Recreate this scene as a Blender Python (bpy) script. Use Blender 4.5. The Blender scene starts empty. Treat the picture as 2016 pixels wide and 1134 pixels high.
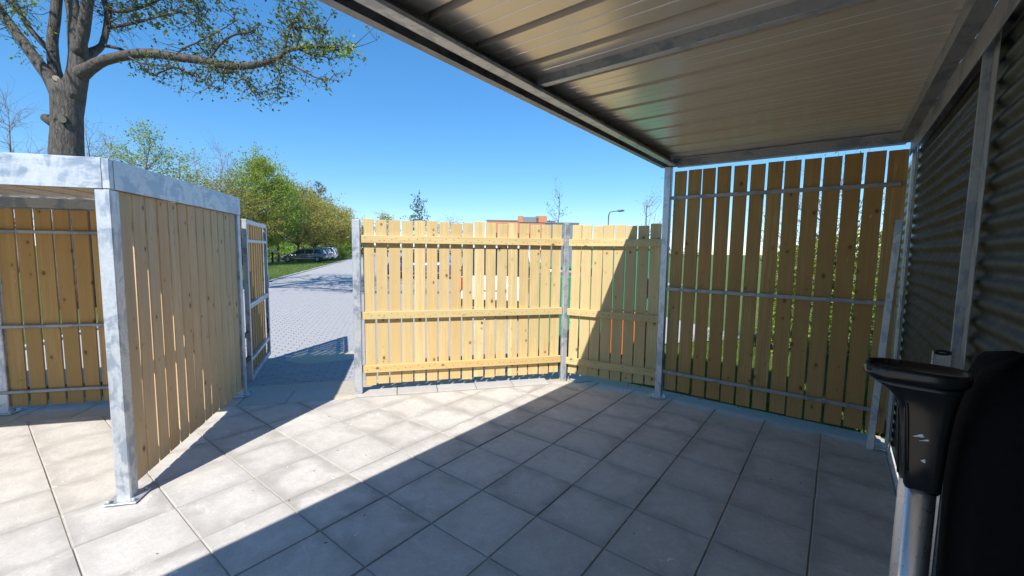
import bpy, bmesh, math, random
from mathutils import Vector, Matrix, Quaternion, noise as mnoise
R = math.radians
rnd = random.Random(7)
scene = bpy.context.scene
COL = scene.collection

# ------------------------------------------------------------------ camera
CAM = Vector((0, 0, 1.6))
FPX, YAW, PIT, ROLL = 831.27, .6571, -.0894, .0145      # focal length in pixels of a 2016-wide frame
_f = Vector((-math.sin(YAW)*math.cos(PIT), math.cos(YAW)*math.cos(PIT), math.sin(PIT)))
_r0 = Vector((math.cos(YAW), math.sin(YAW), 0)); _u0 = _r0.cross(_f)
_r = _r0*math.cos(ROLL)+_u0*math.sin(ROLL); _u = -_r0*math.sin(ROLL)+_u0*math.cos(ROLL)
cd = bpy.data.cameras.new('camera'); cam = bpy.data.objects.new('camera', cd); COL.objects.link(cam)
cd.sensor_width = 36; cd.lens = FPX/2016*36; cd.clip_start = .02; cd.clip_end = 2000
cam.matrix_world = Matrix(((_r.x, _u.x, -_f.x, CAM.x), (_r.y, _u.y, -_f.y, CAM.y), (_r.z, _u.z, -_f.z, CAM.z), (0, 0, 0, 1)))
scene.camera = cam

def at(x, y, depth):
    "a point of the place seen at pixel x,y and standing at that depth in metres"
    return CAM + (_f*FPX + _r*(x-1008) - _u*(y-567))*(depth/FPX)

# ------------------------------------------------------------------ sky and sun
SUN = Vector((.729, -1.751, 2.098)).normalized()         # towards the sun
w = bpy.data.worlds.new('World'); scene.world = w; w.use_nodes = True
nt = w.node_tree; nt.nodes.clear()
sky = nt.nodes.new('ShaderNodeTexSky'); sky.sky_type = 'NISHITA'; sky.sun_disc = False
sky.sun_elevation = math.asin(SUN.z); sky.sun_rotation = math.atan2(SUN.x, SUN.y)
sky.altitude = 0; sky.air_density = 1.0; sky.dust_density = 0; sky.ozone_density = 10.0
bg = nt.nodes.new('ShaderNodeBackground'); bg.inputs[1].default_value = .12
wo = nt.nodes.new('ShaderNodeOutputWorld')
sm = nt.nodes.new('ShaderNodeVectorMath'); sm.operation = 'SCALE'; sm.inputs['Scale'].default_value = .13; nt.links.new(sky.outputs[0], sm.inputs[0])
gm = nt.nodes.new('ShaderNodeGamma'); gm.inputs['Gamma'].default_value = .72; nt.links.new(sm.outputs[0], gm.inputs[0])      # the camera's soft highlight roll-off, the same for the whole sky
hs = nt.nodes.new('ShaderNodeHueSaturation'); hs.inputs['Saturation'].default_value = 1.28; hs.inputs['Value'].default_value = 5.1
nt.links.new(gm.outputs[0], hs.inputs['Color']); nt.links.new(hs.outputs[0], bg.inputs[0]); nt.links.new(bg.outputs[0], wo.inputs[0])
sd = bpy.data.lights.new('sun', 'SUN'); sd.energy = 3.3; sd.angle = R(.5); sd.color = (1, .95, .88)
so = bpy.data.objects.new('sun', sd); COL.objects.link(so); so.rotation_euler = (-SUN).to_track_quat('-Z', 'Y').to_euler()
so.location = (5, -12, 15)
vs = scene.view_settings; vs.view_transform = 'Standard'; vs.look = 'None'; vs.exposure = 1.1; vs.gamma = 1
scene.cycles.max_bounces = 8; scene.cycles.diffuse_bounces = 5; scene.cycles.glossy_bounces = 4
scene.cycles.sample_clamp_indirect = 6

# ------------------------------------------------------------------ materials
class NT:
    def __init__(s, name):
        s.m = bpy.data.materials.new(name); s.m.use_nodes = True; s.t = s.m.node_tree; s.t.nodes.clear()
        s.out = s.n('ShaderNodeOutputMaterial'); s.p = s.n('ShaderNodeBsdfPrincipled'); s.l(s.p.outputs[0], s.out.inputs[0])
    def n(s, t, **k):
        x = s.t.nodes.new(t)
        for a, v in k.items(): setattr(x, a, v)
        return x
    def l(s, a, b): s.t.links.new(a, b)
    def set(s, n, **k):
        for a, v in k.items(): n.inputs[a.replace('_', ' ')].default_value = v
    def obj(s): return s.n('ShaderNodeTexCoord').outputs['Object']
    def rand(s): return s.n('ShaderNodeObjectInfo').outputs['Random']
    def mapping(s, vec, scale=(1, 1, 1), loc=None):
        m = s.n('ShaderNodeMapping'); m.inputs['Scale'].default_value = scale; s.l(vec, m.inputs[0])
        if loc is not None: s.l(loc, m.inputs['Location'])
        return m.outputs[0]
    def noise(s, vec, scale, detail=4, rough=.55, dist=0):
        x = s.n('ShaderNodeTexNoise'); s.set(x, Scale=scale, Detail=detail, Roughness=rough, Distortion=dist)
        if vec is not None: s.l(vec, x.inputs['Vector'])
        return x.outputs['Fac']
    def math(s, op, a, b=None, clamp=False):
        x = s.n('ShaderNodeMath', operation=op, use_clamp=clamp)
        for i, v in enumerate((a, b)):
            if v is None: continue
            if isinstance(v, (int, float)): x.inputs[i].default_value = v
            else: s.l(v, x.inputs[i])
        return x.outputs[0]
    def maprange(s, v, a, b, c=0, d=1):
        x = s.n('ShaderNodeMapRange'); s.l(v, x.inputs[0])
        for i, k in enumerate((a, b, c, d)): x.inputs[i+1].default_value = k
        return x.outputs[0]
    def mix(s, f, a, b, mode='MIX'):
        x = s.n('ShaderNodeMix', data_type='RGBA', blend_type=mode)
        for i, v in ((0, f), (6, a), (7, b)):
            if isinstance(v, (int, float)): x.inputs[i].default_value = v
            elif isinstance(v, tuple): x.inputs[i].default_value = (*v, 1) if len(v) == 3 else v
            else: s.l(v, x.inputs[i])
        return x.outputs[2]
    def bump(s, h, strength=.3, dist=.01):
        b = s.n('ShaderNodeBump'); b.inputs['Strength'].default_value = strength; b.inputs['Distance'].default_value = dist
        s.l(h, b.inputs['Height']); s.l(b.outputs[0], s.p.inputs['Normal'])
    def color(s, c):
        if isinstance(c, tuple): s.p.inputs['Base Color'].default_value = (*c, 1)
        else: s.l(c, s.p.inputs['Base Color'])
    def rough(s, r):
        if isinstance(r, (int, float)): s.p.inputs['Roughness'].default_value = r
        else: s.l(r, s.p.inputs['Roughness'])

M = {}
def simple(name, col, rough=.6, metal=0, var=.12, scale=14, bump=.1):
    t = NT(name); o = t.obj(); f = t.noise(o, scale, 5)
    t.color(t.mix(f, tuple(c*(1-var) for c in col), tuple(min(1, c*(1+var)) for c in col)))
    t.rough(t.maprange(t.noise(o, scale*2.3, 3), .3, .7, max(.02, rough-.08), min(1, rough+.08))); t.p.inputs['Metallic'].default_value = metal
    if bump: t.bump(t.noise(o, scale*6, 3), bump, .003)
    M[name] = t.m; return t.m

def wood(name, pale, deep, knot=(.13, .065, .025)):
    t = NT(name); o = t.obj(); r = t.rand()
    off = t.n('ShaderNodeCombineXYZ')
    t.l(t.math('MULTIPLY', r, 41.), off.inputs[0]); t.l(t.math('MULTIPLY', r, 17.), off.inputs[1]); t.l(t.math('MULTIPLY', r, 67.), off.inputs[2])
    add = t.n('ShaderNodeVectorMath', operation='ADD'); t.l(o, add.inputs[0]); t.l(off.outputs[0], add.inputs[1]); v = add.outputs[0]
    # knots first, so that the grain can bend round them
    sx = t.n('ShaderNodeSeparateXYZ'); t.l(v, sx.inputs[0]); cx = t.n('ShaderNodeCombineXYZ'); t.l(t.math('MULTIPLY', sx.outputs[0], 11.), cx.inputs[0]); t.l(t.math('MULTIPLY', sx.outputs[2], 7.5), cx.inputs[1])
    vor = t.n('ShaderNodeTexVoronoi'); vor.voronoi_dimensions = '2D'; vor.inputs['Scale'].default_value = 1.; t.l(cx.outputs[0], vor.inputs['Vector'])
    vor.inputs['Randomness'].default_value = 1
    sep = t.n('ShaderNodeSeparateColor'); t.l(vor.outputs['Color'], sep.inputs[0])
    size = t.maprange(sep.outputs[0], .5, 1, -.3, .15)
    kd = t.math('SUBTRACT', vor.outputs['Distance'], size)
    near = t.maprange(kd, .0, .30, 1, 0)
    kn = t.maprange(kd, -.025, .02, 1, 0)
    warp = t.n('ShaderNodeVectorMath', operation='MULTIPLY_ADD')
    comb = t.n('ShaderNodeCombineXYZ'); t.l(near, comb.inputs[0])
    t.l(comb.outputs[0], warp.inputs[0]); warp.inputs[1].default_value = (.030, 0, 0); t.l(v, warp.inputs[2])
    g1 = t.noise(t.mapping(warp.outputs[0], (30, 30, .7)), 1.2, 6, .66, .8)
    g2 = t.noise(t.mapping(warp.outputs[0], (210, 210, 3)), 1.2, 2, .5)
    blot = t.noise(t.mapping(v, (5, 5, 1.3)), 1.4, 3)
    wv = t.n('ShaderNodeTexWave', wave_type='BANDS', bands_direction='X'); t.set(wv, Scale=5.5, Distortion=9., Detail=3., Detail_Scale=.9, Detail_Roughness=.6); t.l(t.mapping(warp.outputs[0], (3.4, 3.4, .42)), wv.inputs['Vector'])
    f = t.math('ADD', t.math('MULTIPLY', g1, .75), t.math('MULTIPLY', g2, .3))
    c = t.mix(t.maprange(f, .42, .60), pale, deep)
    c = t.mix(t.maprange(wv.outputs['Fac'], .45, 1, 0, .42), c, tuple(x*.80 for x in deep))
    c = t.mix(t.maprange(blot, .38, .72, 0, .55), c, tuple(x*.74 for x in deep))
    gy = t.noise(t.mapping(v, (3, 3, .5)), 1.1, 2); c = t.mix(t.maprange(gy, .45, .7, 0, .35), c, (deep[0]*.8, deep[1]*.86, deep[2]*.95))
    c = t.mix(t.math('MULTIPLY', t.math('POWER', t.math('FRACT', t.math('MULTIPLY', r, 5.7)), 2.2), .5), c, (deep[0]*.92, deep[1]*.72, deep[2]*.55))
    c = t.mix(t.maprange(r, 0, 1, 0, .62), c, tuple(a*.62+b*.2 for a, b in zip(deep, pale)))
    c = t.mix(t.maprange(near, .45, 1, 0, .5), c, tuple(x*.62 for x in deep))
    c = t.mix(t.math('MULTIPLY', kn, .85), c, knot)
    t.color(c); t.rough(.72); t.p.inputs['Specular IOR Level'].default_value = .3
    t.bump(t.math('ADD', g2, t.math('MULTIPLY', kn, -.6)), .25, .002)
    M[name] = t.m

def galv(name, base=(.60, .63, .66), metal=.55, rough=.42):
    t = NT(name); o = t.obj(); r = t.rand()
    off = t.n('ShaderNodeCombineXYZ'); t.l(t.math('MULTIPLY', r, 23.), off.inputs[0]); t.l(t.math('MULTIPLY', r, 51.), off.inputs[2])
    add = t.n('ShaderNodeVectorMath', operation='ADD'); t.l(o, add.inputs[0]); t.l(off.outputs[0], add.inputs[1]); v = add.outputs[0]
    big = t.noise(t.mapping(v, (1.2, 1.2, 1.2)), 3.2, 6, .62, 1.6)
    drip = t.noise(t.mapping(v, (9, 9, 2.2)), 2.4, 5, .6, .8)
    sp = t.n('ShaderNodeTexVoronoi'); sp.inputs['Scale'].default_value = 70; t.l(v, sp.inputs['Vector'])
    se = t.n('ShaderNodeSeparateColor'); t.l(sp.outputs['Color'], se.inputs[0])
    dark = tuple(c*k for c, k in zip(base, (.56, .62, .71)))
    f = t.math('ADD', t.math('MULTIPLY', big, .7), t.math('MULTIPLY', drip, .35))
    c = t.mix(t.maprange(f, .52, .60), base, dark)
    c = t.mix(t.maprange(se.outputs[0], 0, 1, 0, .28), c, tuple(x*.6 for x in base))
    t.color(c); t.p.inputs['Metallic'].default_value = metal
    t.rough(t.maprange(f, .4, .7, rough+.12, rough-.08)); t.bump(t.noise(v, 26, 4), .08, .004)
    M[name] = t.m

def concrete_tile(name, a, b, stain, half):
    t = NT(name); o = t.obj(); r = t.rand()
    off = t.n('ShaderNodeCombineXYZ'); t.l(t.math('MULTIPLY', r, 31.), off.inputs[0]); t.l(t.math('MULTIPLY', r, 57.), off.inputs[1])
    add = t.n('ShaderNodeVectorMath', operation='ADD'); t.l(o, add.inputs[0]); t.l(off.outputs[0], add.inputs[1]); v = add.outputs[0]
    s = t.n('ShaderNodeSeparateXYZ'); t.l(o, s.inputs[0])
    ed = t.math('MAXIMUM', t.math('ABSOLUTE', s.outputs[0]), t.math('ABSOLUTE', s.outputs[1]))
    ed = t.math('DIVIDE', ed, half)
    nz = t.noise(v, 4.2, 5, .6, .5)
    moist = t.math('ADD', ed, t.math('MULTIPLY', t.math('SUBTRACT', nz, .5), 1.5))
    m = t.maprange(moist, .55, 1.02)
    m = t.math('MULTIPLY', m, t.maprange(r, 0, 1, .35, 1))
    base = t.mix(t.maprange(t.noise(v, 2.1, 3), .3, .7), a, b)
    base = t.mix(t.maprange(t.math('FRACT', t.math('MULTIPLY', r, 7.3)), 0, 1, 0, .35), base, tuple(x*.78 for x in a))
    c = t.mix(m, base, stain)
    c = t.mix(t.maprange(t.noise(v, 11, 7, .72, .3), .38, .66, 0, .30), c, tuple(x*.74 for x in stain))
    c = t.mix(t.maprange(t.noise(v, 48, 4, .7), .42, .66, 0, .22), c, tuple(x*.8 for x in stain))
    c = t.mix(t.maprange(t.noise(v, 120, 2), .35, .75, 0, .3), c, tuple(x*.62 for x in b))
    # lime spots and dark flecks
    sp = t.maprange(t.noise(v, 17, 3, .5, .6), .71, .76); c = t.mix(t.math('MULTIPLY', sp, .6), c, tuple(min(1, x*1.5) for x in a))
    dk = t.maprange(t.noise(t.mapping(v, (1, 1, 1)), 34, 2), .755, .79); c = t.mix(t.math('MULTIPLY', dk, .6), c, (.05, .045, .04))
    smear = t.maprange(t.noise(t.mapping(v, (1.6, 5, 1)), 2.3, 5, .6, 1.2), .62, .78, 0, .35); c = t.mix(smear, c, tuple(min(1, x*1.35) for x in a))
    t.color(c); t.rough(.85); t.p.inputs['Specular IOR Level'].default_value = .25
    t.bump(t.math('ADD', t.noise(v, 190, 2), t.math('MULTIPLY', t.noise(v, 30, 3), .8)), .35, .0015)
    M[name] = t.m

def leaf(name, a, b, c2, transl=.35, scale=3.0):
    t = NT(name); o = t.obj()
    f = t.noise(o, scale, 3); g = t.noise(o, scale*9, 1)
    c = t.mix(t.maprange(f, .35, .65), a, b); c = t.mix(t.maprange(g, .45, .7, 0, .8), c, c2)
    t.color(c); t.rough(.5); t.p.inputs['Specular IOR Level'].default_value = .35
    tr = t.n('ShaderNodeBsdfTranslucent'); t.l(c, tr.inputs[0]); ms = t.n('ShaderNodeMixShader'); ms.inputs[0].default_value = transl
    t.l(t.p.outputs[0], ms.inputs[1]); t.l(tr.outputs[0], ms.inputs[2]); t.l(ms.outputs[0], t.out.inputs[0])
    M[name] = t.m

def bark(name, a, b, sx=18, sz=3.2, strength=1.0, dist=.05):
    t = NT(name); o = t.obj()
    v = t.mapping(o, (sx, sx, sz)); n1 = t.noise(v, 1.1, 6, .65, .7); n2 = t.noise(o, 1.6, 4)
    c = t.mix(t.maprange(n1, .38, .62), b, a); c = t.mix(t.maprange(n2, .35, .7, 0, .5), c, tuple(x*.7 for x in a))
    t.color(c); t.rough(.9); t.bump(n1, strength, dist); M[name] = t.m

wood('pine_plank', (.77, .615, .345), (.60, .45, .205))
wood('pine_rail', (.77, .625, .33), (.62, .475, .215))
wood('pine_shaded', (.57, .375, .155), (.40, .245, .085))  # same pine darkened and browned: shade on these boards put into the colour
wood('pine_fill_lit', (.79, .60, .36), (.65, .465, .26))  # side wall pine raised in tone, fill light put into the colour
galv('galvanised'); galv('galvanised_shaded', (.34, .345, .345), .6, .5)  # the second is a darker copy of the steel, shade put into its colour
simple('zinc_sheet', (.30, .32, .31), .30, 1.0, .18, 9, .05)
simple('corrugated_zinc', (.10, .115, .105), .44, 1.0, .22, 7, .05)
t = NT('roof_coating'); o = t.obj()
t.color(t.mix(t.noise(o, 2.5, 4), (.72, .645, .55), (.76, .685, .585))); t.rough(.24)
t.p.inputs['Metallic'].default_value = .40; t.p.inputs['Specular IOR Level'].default_value = .6; M['roof_coating'] = t.m
concrete_tile('concrete_tile', (.66, .625, .58), (.56, .53, .49), (.37, .35, .32), .22)
concrete_tile('strip_tile', (.52, .495, .465), (.47, .45, .425), (.40, .38, .36), .3)
simple('joint_sand', (.42, .38, .32), .95, 0, .3, 30, .5)
simple('bed_sand', (.50, .43, .33), .95, 0, .28, 22, .6)
t = NT('paver_grey'); o = t.obj(); r = t.rand()
c = t.mix(t.maprange(t.noise(o, 9, 4), .3, .7), (.30, .295, .30), (.36, .355, .36)); c = t.mix(t.maprange(r, 0, 1, 0, .5), c, (.35, .35, .375))
c = t.mix(t.maprange(t.noise(o, 150, 2), .4, .75, 0, .35), c, (.25, .25, .25)); t.color(c); t.rough(.85); t.bump(t.noise(o, 160, 2), .3, .002); M['paver_grey'] = t.m
t = NT('road_paving'); o = t.obj()
br = t.n('ShaderNodeTexBrick'); br.offset = .5; t.set(br, Scale=1.0); br.inputs['Color1'].default_value = (.305, .30, .305, 1); br.inputs['Color2'].default_value = (.36, .355, .36, 1)
br.inputs['Mortar'].default_value = (.42, .40, .375, 1); t.set(br, Mortar_Size=.007, Brick_Width=.21, Row_Height=.105, Mortar_Smooth=.3)
t.l(o, br.inputs['Vector'])
st = t.maprange(t.noise(t.mapping(o, (.35, .35, 1)), 1.1, 5, .6), .35, .7, 0, .5)
c = t.mix(st, br.outputs['Color'], (.39, .383, .38)); sandy = t.maprange(t.noise(o, .55, 4), .62, .8, 0, .5); c = t.mix(sandy, c, (.45, .41, .35))
t.color(c); t.rough(.88); t.bump(br.outputs['Fac'], -.4, .004); M['road_paving'] = t.m
t = NT('grass_ground'); o = t.obj()
c = t.mix(t.maprange(t.noise(o, .5, 5), .3, .7), (.07, .125, .022), (.115, .165, .035)); c = t.mix(t.maprange(t.noise(o, 9, 4), .4, .75, 0, .7), c, (.05, .085, .018))
c = t.mix(t.maprange(t.noise(o, .13, 3), .6, .75, 0, .6), c, (.2, .18, .08)); t.color(c); t.rough(.95); t.bump(t.noise(o, 40, 4), .9, .05); M['grass_ground'] = t.m
leaf('grass_blade', (.10, .19, .03), (.14, .22, .045), (.19, .24, .07), .3, 6)
simple('kerb_concrete', (.46, .45, .43), .9, 0, .12, 12, .3)
simple('soil', (.17, .125, .085), .95, 0, .3, 16, .6)
leaf('leaf_oak', (.085, .125, .022), (.12, .16, .03), (.17, .20, .04), .4, 1.2)
leaf('leaf_bright', (.25, .35, .045), (.33, .42, .06), (.40, .46, .09), .5, 1.0)
leaf('leaf_olive', (.34, .33, .065), (.43, .385, .085), (.50, .43, .12), .5, .8)
leaf('leaf_green', (.14, .25, .04), (.21, .33, .05), (.27, .37, .07), .45, .9)
leaf('leaf_dark', (.035, .07, .02), (.055, .095, .025), (.08, .13, .03), .3, .9)
leaf('leaf_bud', (.24, .19, .10), (.28, .22, .12), (.22, .2, .10), .3, .9)
leaf('leaf_grey', (.11, .125, .08), (.14, .155, .10), (.17, .18, .12), .3, .9)
bark('bark_oak', (.155, .138, .120), (.05, .043, .037), 22, 4.5, 1.0, .07)
bark('bark_grey', (.20, .175, .15), (.10, .085, .07), 9, 2, .6, .02)
bark('bark_bare', (.27, .215, .195), (.17, .13, .115), 9, 2, .3, .01)
simple('cut_wood', (.42, .34, .25), .85, 0, .2, 20)
def paint(name, col, metal=.4, rough=.28):
    t = NT(name); t.color(col); t.rough(rough); t.p.inputs['Metallic'].default_value = metal; t.p.inputs['Coat Weight'].default_value = .8; t.p.inputs['Coat Roughness'].default_value = .06; M[name] = t.m
paint('paint_graphite', (.17, .155, .16)); paint('paint_silver', (.30, .32, .36)); paint('paint_white', (.72, .73, .74), 0, .3); paint('paint_black', (.02, .02, .022)); paint('paint_blue', (.03, .10, .35)); paint('paint_green', (.03, .25, .13), 0, .45); paint('paint_orange', (.62, .16, .03), 0, .45)
t = NT('car_glass'); t.color((.02, .025, .03)); t.rough(.06); t.p.inputs['Specular IOR Level'].default_value = .8; M['car_glass'] = t.m
t = NT('lamp_red'); t.color((.35, .01, .012)); t.rough(.2); M['lamp_red'] = t.m
simple('headlamp', (.6, .62, .65), .12, .5, .05, 5, 0); simple('rubber', (.018, .018, .019), .85, 0, .2, 20); simple('rim_alloy', (.42, .43, .45), .3, .9, .05, 8, 0)
t = NT('black_plastic'); o = t.obj(); t.color((.007, .0075, .008)); t.rough(.2); M['black_plastic'] = t.m
simple('aluminium', (.62, .60, .60), .32, .9, .06, 30, .04)
simple('chalk_mark', (.7, .7, .68), .7, 0, .1, 60)
simple('black_cloth', (.006, .006, .007), .95, 0, .3, 40, .3); M['black_cloth'].node_tree.nodes['Principled BSDF'].inputs['Specular IOR Level'].default_value = .08
simple('brick_orange', (.47, .20, .105), .8, 0, .12, 3); simple('cladding_grey', (.17, .20, .23), .5, 0, .08, 3); simple('window_dark', (.03, .035, .04), .1, 0, .1, 2, 0)
simple('lamp_metal', (.10, .115, .125), .45, .6, .1, 10, 0); simple('black_iron', (.02, .02, .02), .5, .4, .1, 20, 0); simple('white_plate', (.75, .75, .74), .4, 0, .05, 20, 0)

# ------------------------------------------------------------------ builders
WM = {}
def link(o, parent=None, mw=None):
    COL.objects.link(o)
    mw = mw if mw is not None else Matrix.Identity(4)
    WM[o] = mw.copy()
    if parent is None: o.matrix_world = mw
    else:
        o.parent = parent; o.matrix_parent_inverse = WM[parent].inverted(); o.matrix_basis = mw
    return o
def tag(o, label, cat, group=None, kind=None):
    o['label'] = label
    if cat: o['category'] = cat
    if group: o['group'] = group
    if kind: o['kind'] = kind
    return o
def root(name, loc, label, cat, group=None):
    o = bpy.data.objects.new(name, None); o.empty_display_size = .2
    link(o, None, Matrix.Translation(Vector(loc))); return tag(o, label, cat, group)
def mesh(name, V, F, mat, smooth=False):
    m = bpy.data.meshes.new(name); m.from_pydata([tuple(v) for v in V], [], F); m.update()
    m.materials.append(M[mat])
    if smooth: m.shade_smooth()
    return m
def place(name, me, parent=None, mw=None):
    return link(bpy.data.objects.new(name, me), parent, mw)
_cache = {}
def boxmesh(sx, sy, sz, mat, bev=.003, seg=1):
    k = (round(sx, 4), round(sy, 4), round(sz, 4), mat, bev, seg)
    if k in _cache: return _cache[k]
    bm = bmesh.new(); bmesh.ops.create_cube(bm, size=1)
    for v in bm.verts: v.co = Vector((v.co.x*sx, v.co.y*sy, v.co.z*sz))
    if bev: bmesh.ops.bevel(bm, geom=list(bm.edges), offset=min(bev, .3*min(sx, sy, sz)), segments=seg, affect='EDGES', profile=.6)
    m = bpy.data.meshes.new('box'); bm.to_mesh(m); bm.free(); m.materials.append(M[mat]); _cache[k] = m; return m
def frame(o, x, y, z):
    x = Vector(x); y = Vector(y); z = Vector(z); o = Vector(o)
    return Matrix(((x.x, y.x, z.x, o.x), (x.y, y.y, z.y, o.y), (x.z, y.z, z.z, o.z), (0, 0, 0, 1)))
def bar(name, A, B, sx, sy, mat, parent=None, side=None, bev=.003):
    "a straight piece from A to B; its length is local z, 'side' is the direction of its sx"
    A = Vector(A); B = Vector(B); z = (B-A).normalized(); L = (B-A).length
    s = Vector(side) if side is not None else (Vector((1, 0, 0)) if abs(z.z) > .9 else Vector((0, 0, 1)))
    x = (s - z*s.dot(z)).normalized(); y = z.cross(x)
    return place(name, boxmesh(sx, sy, L, mat, bev), parent, frame((A+B)/2, x, y, z))
def box(name, c, ax, sx, sy, sz, mat, parent=None, bev=.003):
    x = Vector((ax[0], ax[1], 0)).normalized(); y = Vector((-x.y, x.x, 0))
    return place(name, boxmesh(sx, sy, sz, mat, bev), parent, frame(c, x, y, (0, 0, 1)))
def tube(V, F, pts, rad, sides=6, cap=True):
    n0 = len(V); N = len(pts); prev = None
    for i, p in enumerate(pts):
        d = (pts[min(i+1, N-1)]-pts[max(i-1, 0)])
        if d.length < 1e-6: d = Vector((0, 0, 1))
        d.normalize()
        if prev is None: a = d.orthogonal().normalized()
        else:
            a = prev - d*prev.dot(d); a = a.normalized() if a.length > 1e-5 else d.orthogonal().normalized()
        prev = a; b = d.cross(a)
        for k in range(sides):
            t = 2*math.pi*k/sides; V.append(p + (a*math.cos(t)+b*math.sin(t))*rad[i])
    for i in range(N-1):
        for k in range(sides):
            q = n0+i*sides; k2 = (k+1) % sides; F.append((q+k, q+k2, q+sides+k2, q+sides+k))
    if cap:
        F.append(tuple(n0+k for k in range(sides))[::-1]); F.append(tuple(n0+(N-1)*sides+k for k in range(sides)))
def cyl(name, A, B, r, mat, parent=None, sides=14, r2=None):
    V, F = [], []; tube(V, F, [Vector(A), Vector(B)], [r, r if r2 is None else r2], sides)
    c = (Vector(A)+Vector(B))/2
    o = place(name, mesh(name, [v-c for v in V], F, mat), parent, Matrix.Translation(c))
    for p in o.data.polygons: p.use_smooth = len(p.vertices) == 4
    return o
def sheet(name, pts, z, mat, label=None, kind='structure', origin=None, ax=None):
    "a flat sheet; its own axes follow ax so that the pattern of its material does"
    o = Vector((*(origin or pts[0]), z)); x = Vector((*(ax or (1, 0)), 0)).normalized(); y = Vector((-x.y, x.x, 0)); mw = frame(o, x, y, (0, 0, 1)); inv = mw.inverted()
    ob = place(name, mesh(name, [inv@Vector((*p, z)) for p in pts], [tuple(range(len(pts)))], mat), None, mw)
    ob['kind'] = kind
    if label: ob['label'] = label
    return ob
def V2(a, s, b, t=0, c=(0, 0)): return Vector((a[0]+b[0]*s+c[0]*t, a[1]+b[1]*s+c[1]*t))
def clip(poly, p, n):
    "keep the side of the line through p with (q-p).n <= 0"
    out = []
    for i, a in enumerate(poly):
        b = poly[(i+1) % len(poly)]; da = (a-p).dot(n); db = (b-p).dot(n)
        if da <= 0: out.append(a)
        if (da < 0 < db) or (db < 0 < da): out.append(a+(b-a)*(da/(da-db)))
    return out
def inset(poly, d):
    out = []; n = len(poly)
    for i in range(n):
        a, b, c = poly[i-1], poly[i], poly[(i+1) % n]
        e1 = (b-a).normalized(); e2 = (c-b).normalized(); n1 = Vector((-e1.y, e1.x)); n2 = Vector((-e2.y, e2.x))
        k = 1+n1.dot(n2); out.append(b+(n1+n2)*(d/max(k, .3)))
    return out
def slab(poly, depth, ch):
    "a paving piece: chamfered convex prism, top at z = 0"
    n = len(poly); top = inset(poly, ch); V = [(*p, 0) for p in top]+[(*p, -ch) for p in poly]+[(*p, -depth) for p in poly]
    F = [tuple(range(n))]
    for i in range(n):
        j = (i+1) % n; F += [(n+i, n+j, j, i), (2*n+i, 2*n+j, n+j, n+i)]
    return V, F

# ------------------------------------------------------------------ site axes
U = (-.7803, .6254); W_ = (.6254, .7803)        # along the road, across it
Uv = Vector((*U, 0)); Wv = Vector((*W_, 0)); Nv = -Wv
UK = Vector((U[0]-.045*W_[0], U[1]-.045*W_[1])).normalized(); WK = Vector((-UK.y, UK.x))*-1
K0 = Vector((-21.07, 8.67))                     # a point on the kerb line
def K(u, w): return K0+UK*u+WK*w
TS, TX, TY = .4411, -1.7862, 2.0198             # paving tile grid
B0 = Vector((-4.135, 2.28)); FD = Vector((.612, .791)).normalized(); FN = Vector((-FD.y, FD.x))   # back edge of the tiled yard
PL, PM, PR = Vector((-4.059, 2.549)), Vector((-2.601, 4.426)), Vector((-1.50, 4.62))

# ground
g = sheet('ground', [(-400, -200), (400, -200), (400, 500), (-400, 500)], -.075, 'grass_ground', 'grass covered ground reaching to the horizon')
def poly_road(): return [K(-16.1, 0), K(-15.6, 12.2), K(-4, 12.2), K(-4, 20), K(160, 20), K(160, 0)]
sheet('road', poly_road(), -.045, 'road_paving', 'grey block paved car park road beyond the gate', origin=tuple(K0), ax=(WK.x, WK.y))
sheet('joint_bed', [(-7.6, -2.2), (.75, -2.2), (.75, 4.9), (-3.0, 4.9), (-7.6, -1.2)], -.008, 'joint_sand', 'sand bed under the yard tiles')
t = NT('yard_concrete'); o = t.obj(); t.color(t.mix(t.noise(o, 1.5, 5), (.44, .425, .41), (.50, .48, .465))); t.rough(.9); M['yard_concrete'] = t.m
sheet('yard_bounce_floor', [(-9.5, -14), (7, -14), (7, 4.6), (.80, 4.6), (.80, -2.3), (-7.5, -2.3), (-9.5, -2.3)], -.02, 'yard_concrete', 'unseen concrete floor continuing behind the shelter, added to bounce sunlight')  # out of view, added so sunlit concrete bounces light under the roof
# kerb beside the grass verge
V, F = [], []
for i in range(150):
    a = K(-14+i, -.12); b = K(-14+i+.992, -.12); c = K(-14+i+.992, 0); d = K(-14+i, 0); h = .0+.012*rnd.random()
    n = len(V); V += [(*a, -.2), (*b, -.2), (*c, -.2), (*d, -.2), (*a, h), (*b, h), (*c, h), (*d, h)]
    F += [(n+4, n+5, n+6, n+7), (n, n+1, n+5, n+4), (n+1, n+2, n+6, n+5), (n+2, n+3, n+7, n+6), (n+3, n, n+4, n+7)]
ke = place('kerb', mesh('kerb', V, F, 'kerb_concrete')); ke['kind'] = 'structure'; ke['label'] = 'pale concrete kerb between the car park and the grass verge'

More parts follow.
